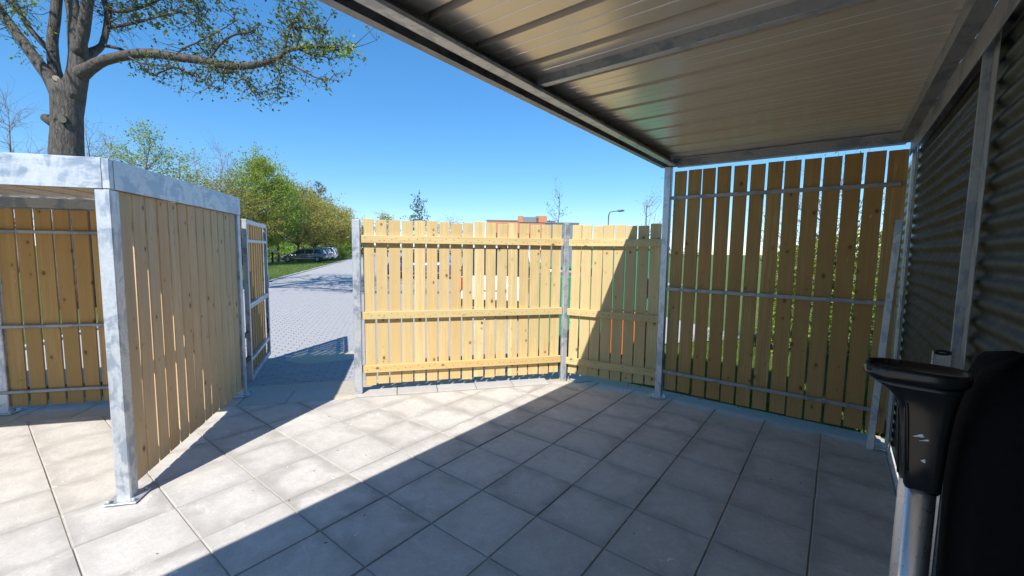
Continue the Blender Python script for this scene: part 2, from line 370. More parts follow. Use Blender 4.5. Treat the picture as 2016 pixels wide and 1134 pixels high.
# yard paving, tile by tile
pv = bpy.data.objects.new('yard_paving', None); link(pv); pv['kind'] = 'structure'; pv['label'] = 'large square concrete tiles paving the yard and the shelters'
full = None; gap = .003
for i in range(-12, 5):
    for j in range(-6, 7):
        x0, y0 = TX+i*TS, TY+j*TS; cx, cy = x0+TS/2, y0+TS/2
        q = [Vector((x0+gap, y0+gap)), Vector((x0+TS-gap, y0+gap)), Vector((x0+TS-gap, y0+TS-gap)), Vector((x0+gap, y0+TS-gap))]
        n0 = [v.copy() for v in q]
        q = clip(q, B0-FN*.004, FN); q = clip(q, Vector((0, 4.66)), Vector((0, 1)))
        q = clip(q, Vector((.405, 0)), Vector((1, 0)))
        if i < -8 and j > 1: continue
        if len(q) < 3: continue
        ar = abs(sum(a.x*b.y-b.x*a.y for a, b in zip(q, q[1:]+q[:1])))/2
        if ar < .006: continue
        cut = any((a-b).length > 1e-6 for a, b in zip(q, n0)) or len(q) != 4
        if not cut and full is not None: me = full
        else:
            Vt, Ft = slab([v-Vector((cx, cy)) for v in q], .05, .004); me = mesh('tile', Vt, Ft, 'concrete_tile')
            if not cut: full = me
        tilt = Matrix.Rotation(rnd.gauss(0, .0022), 4, 'X')@Matrix.Rotation(rnd.gauss(0, .0022), 4, 'Y')@Matrix.Rotation(rnd.gauss(0, .0025), 4, 'Z')
        place('tile', me, pv, Matrix.Translation((cx, cy, rnd.gauss(0, .0008)))@tilt)
# last narrow row against the wall, and the edge strip along the yard's back edge
for j in range(-6, 7):
    y0 = TY+j*TS; y1 = min(y0+TS, 4.66)
    if y1-y0 < .05: continue
    q = [Vector((-.15, -(y1-y0)/2+gap)), Vector((.15, -(y1-y0)/2+gap)), Vector((.15, (y1-y0)/2-gap)), Vector((-.15, (y1-y0)/2-gap))]
    Vt, Ft = slab(q, .05, .004); place('tile', mesh('tile', Vt, Ft, 'concrete_tile'), pv, Matrix.Translation((.562, (y0+y1)/2, .001)))
def strip(s0, s1, depth, z, mat='strip_tile', off=0, n=1, tiltx=0):
    L = (s1-s0)/n
    for k in range(n):
        c = B0+FD*(s0+(k+.5)*L)+FN*(off+depth/2)
        q = [Vector((-L/2+.003, -depth/2+.003)), Vector((L/2-.003, -depth/2+.003)), Vector((L/2-.003, depth/2-.003)), Vector((-L/2+.003, depth/2-.003))]
        Vt, Ft = slab(q, .05, .004)
        place('tile', mesh('tile', Vt, Ft, mat), pv, frame((c.x, c.y, z), (FD.x, FD.y, 0), (FN.x, FN.y, 0), (0, 0, 1))@Matrix.Rotation(tiltx+rnd.gauss(0, .003), 4, 'X'))
strip(-.45, -.02, .42, 0, n=1); strip(-.90, -.45, .42, 0); strip(-3.6, -.9, .42, 0, n=6)
strip(.22, 2.43, .27, .022, n=5, tiltx=.075); strip(2.75, 2.98, .22, .012, n=1, tiltx=.03)
# bare sand round the fence posts
def sandpatch(c, a, b, name='sand_patch', lab=''):
    V, F = [(0, 0, .016)], []; n = 28
    for k in range(n):
        t = 2*math.pi*k/n; rr = 1+.28*mnoise.noise(Vector((math.cos(t)*1.7, math.sin(t)*1.7, c[0])))
        V.append((a*rr*.62*math.cos(t), b*rr*.62*math.sin(t), .008+.006*rnd.random()))
    for k in range(n):
        t = 2*math.pi*k/n; rr = 1+.28*mnoise.noise(Vector((math.cos(t)*1.7, math.sin(t)*1.7, c[0]))); V.append((a*rr*math.cos(t), b*rr*math.sin(t), -.02))
    for k in range(n):
        k2 = (k+1) % n; F += [(0, 1+k, 1+k2), (1+k, n+1+k, n+1+k2, 1+k2)]
    o = place(name, mesh(name, V, F, 'bed_sand', True), None, frame((c[0], c[1], -.012), (FD.x, FD.y, 0), (FN.x, FN.y, 0), (0, 0, 1)))
    tag(o, lab, None, kind='stuff')
sp = sheet('sand_bed', [B0+FD*-.05+FN*-.0, B0+FD*3.2, B0+FD*3.2+FN*.55, B0+FD*-.05+FN*.44], -.014, 'bed_sand', 'strip of bare yellow sand under the slatted fence')
sandpatch(tuple(B0+FD*.10+FN*.10), .20, .14, lab='small heap of yellow sand round the gateway fence post')
sandpatch(tuple(B0+FD*2.60+FN*.06), .15, .12, lab='small heap of yellow sand round the corner fence post')
sandpatch(tuple(B0+FD*-.42+FN*2.0), .62, .42, 'sand_smear', 'yellow sand spilled over the pavers beside the open gate')

# clay-grey pavers just outside the gate: the ones that can be told apart, then the rest as one piece
road = bpy.data.objects['road']
bw, bh, g2 = .21, .105, .004
qv = [Vector((-bw/2+g2, -bh/2+g2)), Vector((bw/2-g2, -bh/2+g2)), Vector((bw/2-g2, bh/2-g2)), Vector((-bw/2+g2, bh/2-g2))]
Vp, Fp = slab(qv, .05, .005); pav = mesh('paver', Vp, Fp, 'paver_grey')
cands = []
for ru in range(-170, 60):
    for rw in range(0, 62):
        c = K(ru*bh, (rw+.5*(ru % 2))*bw)
        if (c-B0).dot(FN) < (.48 if (c-B0).dot(FD) < .05 else .60): continue
        d3 = Vector((c.x, c.y, -1.6)); dep = d3.dot(_f)
        if dep < 1: continue
        px = 1008+FPX*d3.dot(_r)/dep
        vis = 520 < px < 705
        sf, nf = (c-B0).dot(FD), (c-B0).dot(FN)
        if not ((440 < px < 790 and dep < 17) or (-1.75 < sf < 2.25+max(0, nf-.62)*.21 and nf < 11.55)): continue
        cands.append((0 if vis else 1, dep, c))
cands.sort(key=lambda q: (q[0], q[1]))
ang = math.atan2(WK.y, WK.x); Vs, Fs = [], []
for k, (vis, dep, c) in enumerate(cands):
    mw = Matrix.Translation((c.x, c.y, -.018+rnd.gauss(0, .0012)))@Matrix.Rotation(ang+rnd.gauss(0, .006), 4, 'Z')@Matrix.Rotation(rnd.gauss(0, .004), 4, 'X')
    if k < 290: place('paver', pav, road, mw)
    else:
        n = len(Vs); Vs += [mw@Vector(v) for v in Vp]; Fs += [tuple(i+n for i in f) for f in Fp]
ps = place('paver_field', mesh('paver_field', Vs, Fs, 'paver_grey'), road); ps['kind'] = 'stuff'
sheet('paver_joint_sand', [K(-15.1, -.2), K(-15.1, 9.5), K(6.2, 9.5), K(6.2, -.2)] if False else [tuple(B0+FD*-1.6+FN*.45), tuple(B0+FD*.1+FN*.45), tuple(B0+FD*.1+FN*.62), tuple(B0+FD*2.2+FN*.62), tuple(B0+FD*4.5+FN*11.5), tuple(B0+FD*-1.6+FN*11.5)], -.0275, 'joint_sand', 'sand in the joints of the pavers beyond the gate')

# ------------------------------------------------------------------ slatted fence
def fence(name, A, B, n, label, posts, z0, z1, rails, width, e0, e1):
    A = Vector((*A, 0)); B = Vector((*B, 0)); d = (B-A).normalized(); nn = Vector((-d.y, d.x, 0)); L = (B-A).length
    rt = root(name, A, label, 'fence', 'slatted fence panels of the yard')
    for s, pw, zt in posts:
        p = A+d*s
        bar('post', (p.x, p.y, -.05), (p.x, p.y, zt), pw, pw, 'galvanised', rt, side=d, bev=.006)
        cap = box('post_cap', (p.x, p.y, zt+.002), d, pw-.012, pw-.012, .004, 'galvanised_shaded', rt, bev=0)
    s0, s1 = e0, L-e1
    pit = (s1-s0)/n
    for k in range(n):
        s = s0+(k+.5)*pit; c = A+d*s+nn*.034
        t1 = z1+rnd.gauss(0, .006); b1 = z0+rnd.gauss(0, .006); lean = rnd.gauss(0, .0035)
        bar('plank', c+Vector((0, 0, b1))-d*lean, c+Vector((0, 0, t1))+d*lean, width+rnd.choice((-.003, 0, .003)), .019, 'pine_plank', rt, side=d, bev=.002)
    for zc in rails:
        bar('rail', A+d*(s0-.012)+nn*.003+Vector((0, 0, zc)), A+d*(s1+.006)+nn*.003+Vector((0, 0, zc+rnd.gauss(0, .003))), .082, .040, 'pine_rail', rt, side=(0, 0, 1), bev=.003)
    V, F = [], []
    for zc in rails:
        for k in range(n):
            for q in (-.025, .025):
                p = A+d*(s0+(k+.5)*pit+q+rnd.gauss(0, .006))-nn*.0165+Vector((0, 0, zc+rnd.gauss(0, .012))); tube(V, F, [p, p-nn*.0022], [.0042, .0042], 6)
    sc_ = place('screws', mesh('screws', [v-A for v in V], F, 'black_iron'), rt, Matrix.Translation(A)); sc_['kind'] = 'stuff'
    return rt
fence('slatted_fence', PL, PM, 17, 'long pale timber slatted fence between the gateway post and the corner post', [(0, .08, 1.90), ((PM-PL).length, .065, 1.935)], .10, 1.905, (1.695, .872, .282), .116, .055, .045)
fence('slatted_fence', PM, PR, 8, 'short timber slatted fence half in shadow, meeting the roofed shelter post', [], .10, 1.90, (1.698, .868, .265), .116, .05, .03)

# ------------------------------------------------------------------ shelter roofs
def roof_panel_mesh(pitch, length, mat='roof_coating'):
    "one pan of a trapezoidal roof sheet seen from below: local x = across, y = length; pans low, rib raised"
    rib = .050; hh = .055; pr = [(-pitch/2, hh), (-pitch/2+.047, hh), (-pitch/2+rib-.001, 0)]
    flat = pitch-rib-.012; x0 = -pitch/2+rib
    for f in (.32, .64):
        x = x0+flat*f; pr += [(x-.006, 0), (x-.003, .0035), (x+.003, .0035), (x+.006, 0)]
    pr += [(pitch/2-.002, 0), (pitch/2, hh)]
    V, F = [], []
    for x, z in pr: V += [(x, -length/2, z), (x, length/2, z), (x, -length/2, z+.0015), (x, length/2, z+.0015)]
    for i in range(len(pr)-1):
        a = i*4; b = a+4; F += [(a, a+1, b+1, b), (a+2, b+2, b+3, a+3)]
    return mesh('roof_panel', V, F, mat)
def plate_with_bolts(c, d, parent, s=.16):
    box('base_plate', (c[0], c[1], .010), d, s, s, .010, 'galvanised', parent, .002)
    d = Vector((d[0], d[1], 0)).normalized(); e = Vector((-d.y, d.x, 0))
    for i in (-1, 1):
        for j in (-1, 1):
            p = Vector((c[0], c[1], 0))+d*i*(s*.38)+e*j*(s*.38); cyl('bolt', p+Vector((0, 0, .014)), p+Vector((0, 0, .034)), .011, 'galvanised', parent, 6)

# roofed shelter we stand in
RX0, RX1, RY0, RY1 = -1.523, .41, -2.6, 4.655
sh = root('roofed_shelter', (-.55, 1, 0), 'steel framed shelter with ribbed metal ceiling, slatted end screen and corrugated side wall', 'shelter', 'bin shelters of the yard')
for (px_, py_) in ((RX0+.035, 4.62), (RX0+.035, RY0+.04)):
    bar('post', (px_, py_, .005), (px_, py_, 2.50), .07, .07, 'galvanised', sh, side=(1, 0, 0), bev=.005); plate_with_bolts((px_, py_), (1, 0), sh)
bar('post', (.414, 4.606, .005), (.414, 4.606, 2.50), .022, .07, 'galvanised', sh, side=(1, 0, 0), bev=.004); plate_with_bolts((.372, 4.57), (1, 0), sh, .12)
# eaves: outer fascia with its return flange, and a channel set behind it
bar('fascia', (-1.571, RY0, 2.588), (-1.571, RY1, 2.588), .004, .176, 'galvanised', sh, side=(1, 0, 0), bev=.001)
bar('fascia_flange', (-1.547, RY0, 2.5005), (-1.547, RY1, 2.5005), .046, .003, 'galvanised_shaded', sh, side=(1, 0, 0), bev=.001)
bar('channel_web', (-1.468, RY0, 2.588), (-1.468, 4.58, 2.588), .005, .170, 'galvanised_shaded', sh, side=(1, 0, 0), bev=.001)
bar('channel_flange', (-1.435, RY0, 2.5045), (-1.435, 4.58, 2.5045), .062, .004, 'galvanised', sh, side=(1, 0, 0), bev=.001)
bar('channel_lip', (-1.404, RY0, 2.512), (-1.404, 4.58, 2.512), .003, .016, 'galvanised', sh, side=(1, 0, 0), bev=.001)
bar('fascia', (-1.571, RY1+.002, 2.588), (.41, RY1+.002, 2.588), .176, .004, 'galvanised', sh, side=(0, 0, 1), bev=.001)
bar('end_channel', (-1.40, 4.60, 2.529), (.36, 4.60, 2.529), .082, .004, 'galvanised_shaded', sh, side=(0, 0, 1), bev=.001)
bar('channel_flange', (-1.40, 4.626, 2.4865), (.36, 4.626, 2.4865), .003, .048, 'galvanised', sh, side=(0, 0, 1), bev=.001)
bar('channel_lip', (-1.40, 4.585, 2.5685), (.36, 4.585, 2.5685), .003, .028, 'galvanised', sh, side=(0, 0, 1), bev=.001)
bar('fascia_top', (-1.519, RY0, 2.678), (-1.519, RY1-.01, 2.678), .106, .003, 'galvanised_shaded', sh, side=(1, 0, 0), bev=.001)
bar('roof_flashing', (-.53, 4.61, 2.672), (-.53, RY0, 2.672), 1.93, .003, 'galvanised_shaded', sh, side=(1, 0, 0), bev=.001)
# wall side top angle
bar('wall_beam', (.352, RY0, 2.502), (.352, 4.58, 2.502), .064, .004, 'galvanised_shaded', sh, side=(1, 0, 0), bev=.001)
bar('wall_beam', (.322, RY0, 2.540), (.322, 4.58, 2.540), .004, .072, 'galvanised_shaded', sh, side=(1, 0, 0), bev=.001)
bar('wall_beam', (.386, RY0, 2.44), (.386, 4.60, 2.44), .004, .12, 'galvanised_shaded', sh, side=(1, 0, 0), bev=.001)
# purlin
for yy in (2.045, -.15):
    bar('purlin', (-1.42, yy, 2.555), (.32, yy, 2.555), .048, .004, 'galvanised_shaded', sh, side=(0, 0, 1), bev=.001)
    bar('purlin_flange', (-1.42, yy+.019, 2.530), (.32, yy+.019, 2.530), .003, .042, 'galvanised', sh, side=(0, 0, 1), bev=.001)
rpm = roof_panel_mesh(.311, 1.90)
y = 3.136+.1555-.0275
while y < 4.60: y += .311
while y-.311*.5 > RY0:
    if y < 4.56: place('roof_panel', rpm, sh, frame((-.53, y, 2.580), (0, 1, 0), (-1, 0, 0), (0, 0, 1)))
    y -= .311
ytop = 4.56
# slatted end screen
N = 13
for k in range(N):
    s = -1.440+(k+.5)*(1.838/N); lean = rnd.gauss(0, .003)
    bar('plank', (s-lean, 4.633, .098+rnd.gauss(0, .005)), (s+lean, 4.633, 2.447+rnd.gauss(0, .004)), .1225+rnd.choice((-.003, 0, .003)), .019, 'pine_shaded', sh, side=(1, 0, 0), bev=.002)
for z in (2.172, 1.210, .305):
    bar('screen_rail', (-1.452, 4.594, z), (.352, 4.594, z), .034, .004, 'galvanised_shaded', sh, side=(0, 0, 1), bev=.001)
    bar('screen_rail_flange', (-1.452, 4.608, z-.0165), (.352, 4.608, z-.0165), .004, .026, 'galvanised', sh, side=(0, 0, 1), bev=.001)
# corrugated wall
def corrugated(y0, y1, z0, z1, pitch=.076, amp=.009):
    n = int((z1-z0)/pitch*14); V, F = [], []; ny = 5
    for i in range(n+1):
        z = z0+(z1-z0)*i/n; o = amp*math.sin(2*math.pi*z/pitch)
        for j in range(ny): V.append((o+.0015*math.sin(j*2.1+z*1.3), y0+(y1-y0)*j/(ny-1), z))
    for i in range(n):
        for j in range(ny-1): a = i*ny+j; F.append((a, a+ny, a+ny+1, a+1))
    return mesh('wall_sheet', V, F, 'corrugated_zinc', True)
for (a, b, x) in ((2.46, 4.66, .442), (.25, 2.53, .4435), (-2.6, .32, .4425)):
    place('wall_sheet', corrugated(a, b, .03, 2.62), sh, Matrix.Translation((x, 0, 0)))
for py_ in (2.478, .1):
    bar('wall_post', (.405, py_, .005), (.405, py_, 2.50), .030, .008, 'galvanised_shaded', sh, side=(1, 0, 0), bev=.002)
    bar('wall_post', (.419, py_-.045, .005), (.419, py_-.045, 2.50), .004, .076, 'galvanised_shaded', sh, side=(1, 0, 0), bev=.001)
bar('corner_strip', (.4275, 4.535, .005), (.4275, 4.535, 2.46), .003, .07, 'galvanised_shaded', sh, side=(1, 0, 0), bev=.001)
# neighbouring metal shed outside, its corrugated side seen past the screen
ns = root('metal_shed', (.50, 5.6, -.07), 'corrugated metal shed standing behind the slatted end screen', 'shed')
place('wall_sheet', mesh('w', *(lambda V, F: (V, F))([(.0+.011*math.sin(2*math.pi*z*.01/.088), y_, z*.01) for z in range(0, 248) for y_ in (4.72, 6.6)], [(2*i, 2*i+1, 2*i+3, 2*i+2) for i in range(247)]), 'corrugated_zinc', True), ns, Matrix.Translation((.47, 0, -.07)))
box('shed_body', (1.3, 5.66, 1.15), (1, 0), 1.6, 1.86, 2.44, 'cladding_grey', ns, .01)
box('shed_roof', (1.3, 5.66, 2.41), (1, 0), 1.72, 2.0, .06, 'zinc_sheet', ns, .01)
# a steel length leaning in the corner
le = root('steel_length', (.325, 4.46, 0), 'loose galvanised steel length leaning upright in the shelter corner', 'metal bar')
bar('flange', (.300, 4.455, .008), (.352, 4.49, 1.88), .045, .004, 'galvanised', le, side=(1, 0, 0), bev=.001)
bar('flange', (.322, 4.478, .008), (.374, 4.513, 1.88), .004, .045, 'galvanised_shaded', le, side=(1, 0, 0), bev=.001)
# wall bracket
hb = root('wall_bracket', (.375, 2.43, 1.15), 'small steel wall bracket with black ring on the corrugated wall post', 'bracket')
bar('plate', (.362, 2.45, 1.105), (.362, 2.45, 1.208), .056, .004, 'aluminium', hb, side=(1, 0, 0), bev=.001)
bar('fold', (.334, 2.44, 1.105), (.334, 2.44, 1.208), .004, .022, 'aluminium', hb, side=(1, 0, 0), bev=.001)
def ring(name, c, nx, ny, R_, r_, mat, parent, a0=0, a1=2*math.pi, sq=1):
    V, F = [], []; n = 20; pts = [Vector((nx*math.cos(a0+(a1-a0)*i/n)*R_+ny*math.sin(a0+(a1-a0)*i/n)*R_*sq) if False else nx*math.cos(a0+(a1-a0)*i/n)*R_+ny*math.sin(a0+(a1-a0)*i/n)*R_*sq) for i in range(n+1)]
    tube(V, F, pts, [r_]*(n+1), 6); return place(name, mesh(name, V, F, mat, True), parent, Matrix.Translation(c))
ex = Vector((1, 0, 0)); ez = Vector((0, 0, 1))
ring('ring', Vector((.362, 2.440, 1.125)), ex, ez, .017, .005, 'black_plastic', hb, -.1, math.pi+.1, 1.1)
ring('ring', Vector((.362, 2.440, 1.205)), ex, ez, .024, .005, 'black_plastic', hb, 0, 2*math.pi, .3)

# ------------------------------------------------------------------ low shelter on the left
PC = Vector((-3.403, .545, 0)); D = Vector((-.787, .617, 0)).normalized(); NN = Vector((-D.y, D.x, 0))       # D into its depth, NN to the left along its open front
LD, LN = 2.02, 4.02
ls = root('low_shelter', PC+D*1+NN*1, 'low galvanised shelter with slatted timber sides under a flat fascia at left', 'shelter', 'bin shelters of the yard')
def lp(d, n, z=0): return PC+D*d+NN*n+Vector((0, 0, z))
for (d, n) in ((.04, .04), (LD-.04, .04), (.04, LN-.04), (LD-.12, 1.98), (LD-.12, LN-.04)):
    bar('post', lp(d, n, .006), lp(d, n, 1.922), .08, .08, 'galvanised', ls, side=NN, bev=.006); c = lp(d, n); plate_with_bolts((c.x, c.y), (D.x, D.y), ls, .17)
bar('fascia', lp(-.002, .036, 2.011), lp(-.002, LN, 2.011), .174, .005, 'galvanised', ls, side=(0, 0, 1), bev=.001)
bar('fascia', lp(.036, -.002, 2.011), lp(LD-.03, -.002, 2.011), .174, .005, 'galvanised', ls, side=(0, 0, 1), bev=.001)
bar('corner_piece', lp(.016, .016, 1.925), lp(.016, .016, 2.097), .037, .037, 'galvanised', ls, side=NN, bev=.002)
bar('corner_piece', lp(LD-.012, .016, 1.925), lp(LD-.012, .016, 2.097), .037, .037, 'galvanised', ls, side=NN, bev=.002)
bar('fascia_flange', lp(.022, .036, 2.0985), lp(.022, LN, 2.0985), .045, .003, 'galvanised', ls, side=D, bev=.001)
bar('fascia_flange', lp(.036, .022, 2.0985), lp(LD-.03, .022, 2.0985), .045, .003, 'galvanised', ls, side=NN, bev=.001)
bar('fascia_flange', lp(.022, .082, 1.9265), lp(.022, LN-.08, 1.9265), .045, .003, 'galvanised_shaded', ls, side=D, bev=.001)
bar('fascia_flange', lp(.082, .018, 1.9265), lp(LD-.1, .018, 1.9265), .034, .003, 'galvanised_shaded', ls, side=NN, bev=.001)
bar('end_channel', lp(LD-.20, .08, 1.968), lp(LD-.20, LN-.08, 1.968), .085, .005, 'galvanised_shaded', ls, side=(0, 0, 1), bev=.001)
bar('channel_flange', lp(LD-.18, .08, 1.9275), lp(LD-.18, LN-.08, 1.9275), .040, .003, 'galvanised', ls, side=D, bev=.001)
bar('fascia', lp(LD+.004, .036, 2.011), lp(LD+.004, LN, 2.011), .174, .005, 'galvanised', ls, side=(0, 0, 1), bev=.001)
rl = roof_panel_mesh(.28, LD-.10)
for k in range(14): place('roof_panel', rl, ls, frame(lp(LD/2, .03+.14+k*.28, 2.022), -NN, D, (0, 0, 1)))
for k in range(13):         # slatted side wall
    s = .090+(k+.5)*(LD-.175)/13; lean = rnd.gauss(0, .002)
    bar('plank', lp(s-lean, .030, .075+rnd.gauss(0, .004)), lp(s+lean, .030, 1.921), .120+rnd.choice((-.003, 0, .003)), .019, 'pine_fill_lit', ls, side=D, bev=.002)
for z in (1.70, .82, .20):
    bar('screen_rail', lp(.085, .058, z), lp(LD-.085, .058, z), .034, .030, 'galvanised_shaded', ls, side=(0, 0, 1))
for k in range(26):         # slatted back wall
    s = .090+(k % 13+.5)*1.85/13+(1.94 if k > 12 else 0); lean = rnd.gauss(0, .002)
    bar('plank', lp(LD-.125, s-lean, .060+rnd.gauss(0, .004)), lp(LD-.125, s+lean, 1.915), .124+rnd.choice((-.003, 0, .003)), .019, 'pine_shaded', ls, side=NN, bev=.002)
for z in (1.705, .825, .205):
    bar('screen_rail', lp(LD-.155, .085, z), lp(LD-.155, LN-.085, z), .032, .026, 'galvanised_shaded', ls, side=(0, 0, 1), bev=.006)

# ------------------------------------------------------------------ open gate
GH, GE = Vector((-5.215, 1.905, 0)), Vector((-6.40, 2.60, 0)); gd = (GE-GH).normalized(); gn = Vector((gd.y, -gd.x, 0))
if gn.dot(-GH) < 0: gn = -gn          # towards the camera
gl = (GE-GH).length
gt = root('yard_gate', GH, 'narrow steel framed timber gate standing open towards the car park', 'gate')
def gp(s, z, o=0): return GH+gd*s+gn*o+Vector((0, 0, z))
for s in (.03, gl-.03): bar('stile', gp(s, .06), gp(s, 1.90), .06, .045, 'galvanised', gt, side=gd, bev=.004)
for z, hgt in ((1.875, .05), (1.66, .035), (.93, .035), (.90, .02), (.30, .035), (.085, .05)):
    bar('rail', gp(.06, z, .0), gp(gl-.06, z, .0), hgt, .04, 'galvanised', gt, side=(0, 0, 1), bev=.003)
for k in range(8):
    s = .075+(k+.5)*(gl-.15)/8; bar('plank', gp(s, .10, -.032), gp(s, 1.855, -.032), .118, .018, 'pine_shaded', gt, side=gd, bev=.002)
bar('latch_plate', gp(gl-.035, 1.02, .028), gp(gl-.035, 1.20, .028), .05, .012, 'white_plate', gt, side=gd, bev=.002)
cyl('latch_handle', gp(gl-.035, 1.11, .03), gp(gl-.035, 1.11, .075), .009, 'black_iron', gt, 8)
bar('drop_bolt', gp(gl-.25, .42, .03), gp(gl-.25, .62, .03), .014, .014, 'black_iron', gt, side=gd)
bar('drop_bolt', gp(gl-.25, .42, .03), gp(gl-.13, .45, .03), .012, .012, 'black_iron', gt, side=(0, 0, 1))
for z in (1.55, .62, .34): bar('hinge', lp(LD+.001, .04, z), gp(.0, z), .05, .035, 'black_iron', gt, side=(0, 0, 1))

# ------------------------------------------------------------------ handle pole and dark cover at the right edge
HC = Vector((.104, 1.0)); hy = HC.normalized(); hx = Vector((hy.y, -hy.x))
def hp(a, b, z): q = HC+hx*a+hy*b; return Vector((q.x, q.y, z))
hpz = root('handle_pole', hp(.035, 0, 0), 'aluminium pole topped by a flared black plastic handle close to the camera', 'pole')
secs = [(1.198, .0135, .058, .022), (1.204, .0115, .060, .025), (1.25, .007, .061, .027), (1.295, .002, .063, .029), (1.335, -.003, .066, .031), (1.350, -.007, .068, .033), (1.364, -.017, .070, .036), (1.376, -.032, .072, .040), (1.384, -.045, .074, .043)]
V, F = [], []; ns_ = 28
def sup(a, b, c, dpt, z, k, e=4.5):
    t = 2*math.pi*k/ns_; cx = math.cos(t); sx = math.sin(t)
    return hp((a+b)/2+(b-a)/2*math.copysign(abs(cx)**(2/e), cx), c+dpt*math.copysign(abs(sx)**(2/e), sx), z)
for z, a, b, dp in secs:
    for k in range(ns_): V.append(sup(a, b, 0, dp, z, k))
for i in range(len(secs)-1):
    for k in range(ns_): q = i*ns_; k2 = (k+1) % ns_; F.append((q+k, q+k2, q+ns_+k2, q+ns_+k))
F.append(tuple(range(ns_))[::-1]); F.append(tuple((len(secs)-1)*ns_+k for k in range(ns_)))
place('handle_head', mesh('handle_head', V, F, 'black_plastic', True), hpz)
# rim with finger notches
V, F = [], []; ns_ = 120; prof = [(1.384, .90), (1.387, .97), (1.393, 1.02), (1.403, 1.03), (1.409, .98), (1.407, .90), (1.402, .86)]
for z, f in prof:
    for k in range(ns_):
        t = 2*math.pi*k/ns_; notch = 1-.055*max(0, math.sin(t*22))*(1 if (math.cos(t) < -.15 and z > 1.405) else 0)
        m_ = (-.054+.080)/2; hw = .067*f*notch; V.append(sup(m_-hw, m_+hw, 0, .046*f*notch, z, k, 3.2))
for i in range(len(prof)-1):
    for k in range(ns_): q = i*ns_; k2 = (k+1) % ns_; F.append((q+k, q+k2, q+ns_+k2, q+ns_+k))
F.append(tuple((len(prof)-1)*ns_+k for k in range(ns_)))
place('handle_rim', mesh('handle_rim', V, F, 'black_plastic', True), hpz)
for a in (.008, .017): bar('handle_groove', hp(a-.004, -.030, 1.225), hp(a-.012, -.039, 1.345), .003, .004, 'black_plastic', hpz, bev=.001)
cyl('pole', hp(.040, 0, .02), hp(.036, 0, 1.20), .0195, 'aluminium', hpz, 24)
bar('pole_spine', hp(.034, .026, .02), hp(.034, .026, 1.198), .056, .012, 'aluminium', hpz, side=(hx.x, hx.y, 0), bev=.002)
box('foot', hp(.036, .01, .011), (hx.x, hx.y), .16, .16, .018, 'black_plastic', hpz, .004)
# chalky scuff marks on the plastic
for (a, z, sx, sz) in ((.026, 1.298, .013, .005), (.033, 1.292, .012, .0025), (.034, 1.256, .0055, .0055)):
    V, F = [], []; n = 12
    for k in range(n):
        t = 2*math.pi*k/n; rr = 1+.35*math.sin(3*t+a*900); V.append((math.cos(t)*sx/2*rr, 0, math.sin(t)*sz/2*rr))
    F.append(tuple(range(n)))
    zz = (z-1.206)/.13; dp = .0255+.0058*zz
    place('scuff', mesh('scuff', V, F, 'chalk_mark'), hpz, frame(hp(a, -dp-.0012, z), (hx.x, hx.y, 0), (hy.x, hy.y, 0), (0, 0, 1))@Matrix.Rotation(-.35, 4, 'Y'))
# dark cloth hump
V, F = [], []; nu, nv = 40, 30
for j in range(nv+1):
    f = j/nv
    for k in range(nu):
        t = 2*math.pi*k/nu; e = 3.0; cx = math.cos(t); sx = math.sin(t)
        sq = 1.0 if f < .8 else max(.02, (1-((f-.8)/.2)**2.6))
        a = .095*math.copysign(abs(cx)**(2/e), cx)*(.9+.1*sq)*sq**.35+.03*(1-f); b = .22*math.copysign(abs(sx)**(2/e), sx)*sq**.4
        z = 1.425*min(1, f*1.02) if f < .97 else 1.425
        wv = .012*mnoise.noise(Vector((cx*3, sx*3, z*2.2)))+.006*math.sin(t*9+z*2)
        V.append((a*(1+wv*4)+wv*.4, b*(1+wv*3), z+(.010*mnoise.noise(Vector((cx*2.2, sx*2.2, 9)))) if f > .5 else z))
for j in range(nv):
    for k in range(nu): q = j*nu; k2 = (k+1) % nu; F.append((q+k, q+k2, q+nu+k2, q+nu+k))
F.append(tuple(nv*nu+k for k in range(nu))); F.append(tuple(range(nu))[::-1])
bc = place('black_cover', mesh('black_cover', V, F, 'black_cloth', True), None, Matrix.Translation((.278, 1.135, .001))@Matrix.Rotation(-.155, 4, 'Z'))
tag(bc, 'tall shape under black cloth against the corrugated wall at the right edge', 'cover')

# ------------------------------------------------------------------ trees
def leaf_quad(V, F, p, s, rr, asp=.62):
    n = Vector((rr.gauss(0, 1), rr.gauss(0, 1), rr.gauss(.5, 1)));
    if n.length < .1: n = Vector((0, 0, 1))
    n.normalize(); a = n.orthogonal().normalized(); a = Quaternion(n, rr.random()*6.283)@a; b = n.cross(a)
    i = len(V); w_ = s*asp
    V += [p-a*s*.5, p-a*s*.05+b*w_*.5+n*s*.06, p+a*s*.5, p-a*s*.05-b*w_*.5+n*s*.06]; F.append((i, i+1, i+2, i+3))
def limb(a, b, n, sag, rr, wob):
    pts = []; L = (b-a).length
    off = Vector((0, 0, 0))
    for i in range(n+1):
        f = i/n; off = off+Vector((rr.gauss(0, wob), rr.gauss(0, wob), rr.gauss(0, wob)))*L
        pts.append(a+(b-a)*f+Vector((0, 0, sag*L*math.sin(math.pi*f)))+off*(1 if i else 0)*math.sin(math.pi*min(1, f*1.0)*.9+.1))
    return pts
